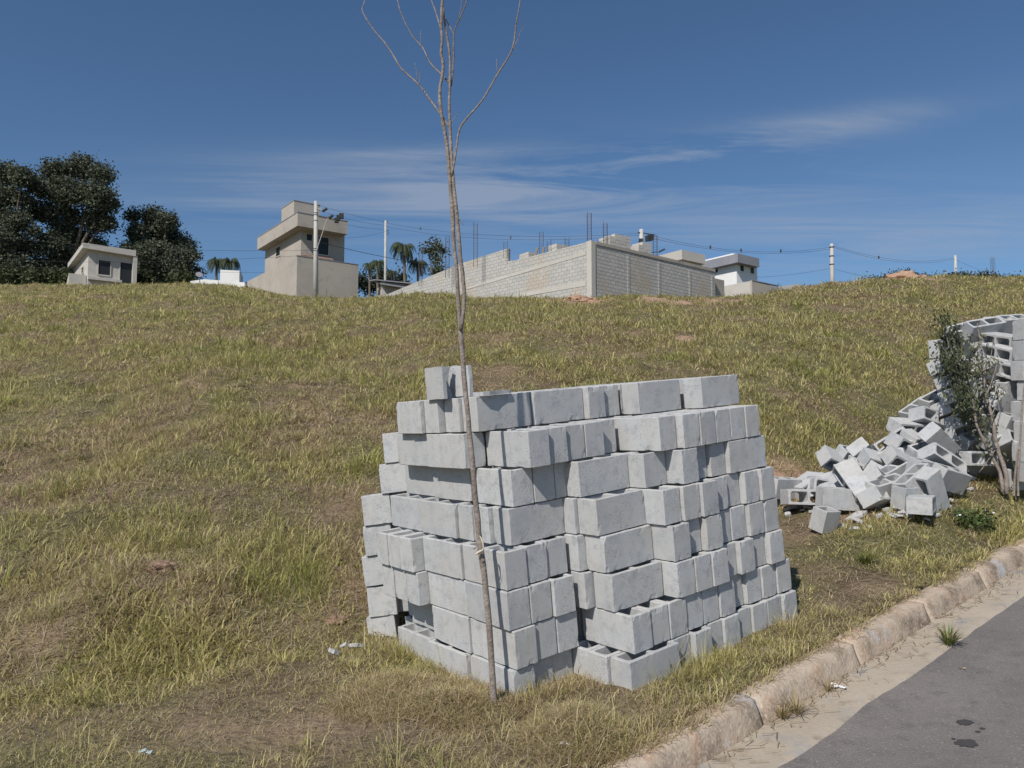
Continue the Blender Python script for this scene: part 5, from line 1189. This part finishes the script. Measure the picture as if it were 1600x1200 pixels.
tag(link('scrub', np_mesh('scrub', V, Q, None, Cc), M_leaf), 'dark low scrub along the right skyline', 'scrub', None, 'stuff')
# ------------------------------------------------------------------ leafy sapling in front of the fallen heap
DL = 7.55; bl = at(1571, 757, DL); bl.z = tz(bl.x, bl.y)
ls = thing('leafy_sapling', bl, 'sapling with two forked stems and drooping dark leaves in front of the fallen heap', 'sapling')
for pts, a, b_, nm in (([(1573, 764), (1571, 737), (1557, 695), (1551, 655), (1541, 618), (1537, 580), (1533, 540), (1527, 505)], .024, .005, 'stem'), ([(1566, 762), (1562, 737), (1543, 700), (1526, 662), (1519, 620), (1508, 580), (1496, 540), (1484, 500)], .019, .004, 'stem'),
                       ([(1519, 620), (1505, 606), (1494, 600), (1484, 585)], .007, .003, 'branch'), ([(1541, 618), (1552, 590), (1560, 560)], .007, .003, 'branch'), ([(1508, 580), (1492, 560), (1480, 530), (1474, 500)], .007, .003, 'branch'), ([(1557, 700), (1546, 716), (1530, 738)], .008, .004, 'branch'), ([(1549, 650), (1560, 625), (1568, 605)], .006, .002, 'branch'), ([(1537, 580), (1548, 560), (1552, 530)], .006, .002, 'branch')):
    mb = MB(); n = len(pts); P, r_ = smooth_path([at(x, y, DL+.04*i) for i, (x, y) in enumerate(pts)], 3, .003, [a+(b_-a)*i/(n-1) for i in range(n)]); P[0].z -= .05 if nm == 'stem' else 0
    mb.tube(P, r_, 7); mb.build(nm, M_bark, ls, True)
LL = [(1478, 500, 12, 18), (1484, 530, 17, 22), (1488, 560, 20, 22), (1496, 590, 20, 22), (1504, 618, 18, 20), (1508, 645, 13, 14), (1478, 575, 12, 16), (1512, 575, 12, 18), (1524, 545, 12, 20), (1530, 515, 8, 14), (1538, 570, 13, 18), (1545, 600, 12, 16), (1552, 570, 10, 14), (1530, 665, 14, 20), (1540, 690, 12, 16), (1556, 710, 10, 14), (1520, 640, 10, 14), (1563, 612, 9, 12), (1470, 540, 8, 14), (1580, 675, 5, 10)]
rs = np.random.RandomState(12); L = []
for i, (px, py, rx, ry) in enumerate(LL): c = at(px, py, DL+.1+rs.uniform(-.12, .18)); L.append((c.x, c.y, c.z, rx/F*DL, rx/F*DL*.9, ry/F*DL))
V, Q, Cc = cloud(L[:6], 1900, .052, rs, .8, .34, .15, ((.045, .055, .03), (.12, .135, .07))); link('crown', np_mesh('crown', V, Q, None, Cc), M_leaf, ls)
V, Q, Cc = cloud(L[6:], 900, .052, rs, .85, .34, .1, ((.06, .068, .038), (.16, .165, .09))); link('crown', np_mesh('crown', V, Q, None, Cc), M_leaf, ls)
for i, (pts, lb) in enumerate((([(1590, 762), (1593, 700), (1597, 640), (1601, 600)], 'thin bare stake at the right edge beside the leafy sapling'), ([(1584, 762), (1589, 715), (1594, 690)], 'short bare twig leaning beside the stake at the right edge'))):
    mb = MB(); P, r_ = smooth_path([at(x, y, 7.55) for x, y in pts], 3, .002, [.010, .009, .008, .006][:len(pts)]); P[0].z -= .08; mb.tube(P, r_, 6); tag(mb.build('stake', M_bark), lb, 'stake')
# ------------------------------------------------------------------ small plants and litter
def tuft(name, p, n, L, w, label, cat, seed, dry=.3, low=.9, parent=None, group=None):
    r = random.Random(seed); vs = []; qs = []; ts = []; cs = []
    for i in range(n):
        a = r.uniform(0, 6.28); l = L*r.uniform(.5, 1.2); le = r.uniform(.25, low)*1.35; h = Vector((math.cos(a), math.sin(a), 0)); s = Vector((-h.y, h.x, 0))*w*r.uniform(.6, 1.2)/2
        b_ = Vector(p)+h*r.uniform(0, L*.22); m_ = b_+h*math.sin(le*.6)*l*.5+Vector((0, 0, math.cos(le*.6)*l*.5)); t_ = m_+h*math.sin(le*1.15)*l*.5+Vector((0, 0, math.cos(min(le*1.15, 1.5))*l*.5))
        c = len(vs); vs += [tuple(b_-s), tuple(b_+s), tuple(m_+s), tuple(m_-s), tuple(t_)]; qs.append((c, c+1, c+2, c+3)); ts.append((c+3, c+2, c+4))
        col = (.42, .34, .2) if r.random() < dry else (.12+.08*r.random(), .16+.07*r.random(), .045); cs += [col]*5
    return tag(link(name, np_mesh(name, vs, np.array(qs), np.array(ts), np.array(cs)), M_grass), label, cat, group)
p = road_hit(1483, 1010); tuft('grass_tuft', (p.x, p.y, p.z+.015), 130, .13, .006, 'flattened green grass tuft growing where the gutter meets the asphalt', 'grass tuft', 1, .35, 1.0)
p = road_hit(1245, 1118); tuft('grass_tuft', (p.x, p.y, p.z+.01), 60, .13, .005, 'dead straw coloured tuft lying in the gutter near the bottom of the photo', 'grass tuft', 2, 1., 1.1)
p = road_hit(1222, 1125); tuft('grass_tuft', (p.x, p.y, p.z+.01), 70, .10, .005, 'dry grass clump against the kerb face by the pale litter', 'grass tuft', 3, .9, 1.1)
p = road_hit(1295, 1082); tuft('grass_tuft', (p.x, p.y, p.z+.01), 45, .10, .004, 'strands of dry grass fallen along the kerb foot above the white litter', 'grass tuft', 9, 1., 1.15)
def leafy(name, px, py, D, r, n, size, label, seed, cols, flowers=0):
    rs = np.random.RandomState(seed); p = at(px, py, D); p.z = tz(p.x, p.y); root = thing(name, p, label, 'plant')
    V, Q, C_ = cloud([(p.x+rs.uniform(-r, r)*.6, p.y+rs.uniform(-r, r)*.5, p.z+r*.35+rs.uniform(0, r*.3), r*.6, r*.6, r*.5) for i in range(5)], n, size, rs, .0, .75, .2, cols); link('foliage', np_mesh('foliage', V, Q, None, C_), M_leaf, root)
    if flowers:
        mb = MB()
        for i in range(flowers):
            q = p+Vector((rs.uniform(-r, r), rs.uniform(-r, .3*r), r*rs.uniform(.5, .95)))
            mb.box(q, (.006, 0, 0), (0, .006, 0), (0, 0, .004)); mb.box(q, (.005, .005, 0), (-.005, .005, 0), (0, 0, .006))
        mb.build('flower', M_paper, root)
kp_ = road_hit(1515, 880); Yk = kp_.y
leafy('flowering_weed', 1522, 864, Yk+.25, .19, 700, .03, 'leafy weed with tiny white flowers hanging over the kerb', 5, ((.05, .075, .025), (.11, .145, .05)), 6)
_p = at(1355, 918, Yk-.5); tuft('grass_tuft', (_p.x, _p.y, tz(_p.x, _p.y)), 110, .13, .007, 'green spreading tuft on the verge between the two stacks, close to the kerb', 'grass tuft', 12, .2, .95)
# plastic litter
def rag(px, py, s, label, m, seed, on_road=False, D=None, cat='litter'):
    r = random.Random(seed)
    if on_road: p = road_hit(px, py); z = p.z+.01
    else: p = at(px, py, D); z = tz(p.x, p.y)+.012
    n = 7; mb = MB()
    for i in range(n):
        for j in range(4): mb.v.append((p.x+s*(i/n-.5)+r.uniform(-.1, .1)*s, p.y+s*.35*(j/4-.5)*(1+.5*math.sin(i*1.7))+r.uniform(-.08, .08)*s+s*.2*math.sin(i*.9), z+r.uniform(0, .22)*s))
    for i in range(n-1):
        for j in range(3): a = i*4+j; mb.face((a, a+4, a+5, a+1))
    return tag(mb.build('plastic_scrap', m), label, cat)
rag(1312, 1078, .085, 'torn white plastic strip in the gutter by the kerb', M_paper, 1, True)
rag(1302, 1073, .05, 'small crumpled white scrap beside the torn white strip', M_paper, 2, True)
rag(884, 1135, .05, 'white scrap in the short grass below the near stack', M_paper, 3, D=3.45)
rag(232, 1150, .07, 'pale blue plastic scrap in the grass at the lower left', M_blue, 4, D=3.75)
rag(262, 1010, .05, 'tiny pale scrap in the rough grass on the left slope', M_paper, 7, D=5.2)
rag(388, 1024, .05, 'light stone coloured scrap at the foot of the slope', M_strap, 8, D=5.1)
rag(1504, 1047, .035, 'dry leaf lying on the asphalt', mat('dry_leaf', (.35, .28, .16)), 5, True, cat='leaf')
rag(1598, 755, .06, 'white and blue scrap at the right edge below the stake', M_paper, 6, D=7.5)
# stones near the left corner of the stack
M_clod = mat('clod_earth', (.27, .17, .12), 1, [(20, (.36, .25, .18), .4, .65, 6), (50, (.18, .11, .08), .5, .75, 6)], [(30, .9), (120, .6)])
def stone(px, py, D, s, label, m, seed):
    p = at(px, py, D); p.z = tz(p.x, p.y)-s*.05; bm = bmesh.new(); bmesh.ops.create_icosphere(bm, subdivisions=3, radius=s)
    from mathutils import noise
    for v in bm.verts: v.co = Vector((v.co.x*1.3, v.co.y, v.co.z*.65))*(1+.5*noise.noise(v.co/s*1.1+Vector((seed, 0, 0)))+.3*noise.noise(v.co/s*3.5)); v.co += p
    me = bpy.data.meshes.new('clod'); bm.to_mesh(me); bm.free(); return tag(link('clod', me, m), label, 'clod')
stone(523, 992, 5.35, .06, 'reddish clod of earth on the slope left of the near stack', M_clod, 1)
stone(248, 922, 5.6, .08, 'dark red clod of earth in a hollow of the left slope', M_clod, 4)

# debris along the foot of the kerb
dr = random.Random(8); vs = []; qs = []; cs = []
for i in range(900):
    u = dr.uniform(1.5, 12); v = 2.155-abs(dr.gauss(0, .05))-(.1 if dr.random() < .15 else 0); a = dr.gauss(0, .6); l = dr.uniform(.01, .05); w = dr.uniform(.001, .0025); z = road_z(u)+.014+dr.uniform(0, .008)
    for (p, q) in ((-l, -w), (l, -w), (l, w), (-l, w)):
        uu_ = u+p*math.cos(a)-q*math.sin(a); v2 = min(v+p*math.sin(a)+q*math.cos(a), 2.16); vs.append((uu_*SD[0]+v2*ND[0], uu_*SD[1]+v2*ND[1], z))
    qs.append(tuple(range(i*4, i*4+4))); f = dr.random(); cs += [(.25+.3*f, .19+.25*f, .12+.16*f)]*4
tag(link('kerbside_debris', np_mesh('kerbside_debris', vs, np.array(qs), None, np.array(cs)), M_grass), 'dry clippings and grit along the foot of the kerb', 'debris', None, 'stuff')
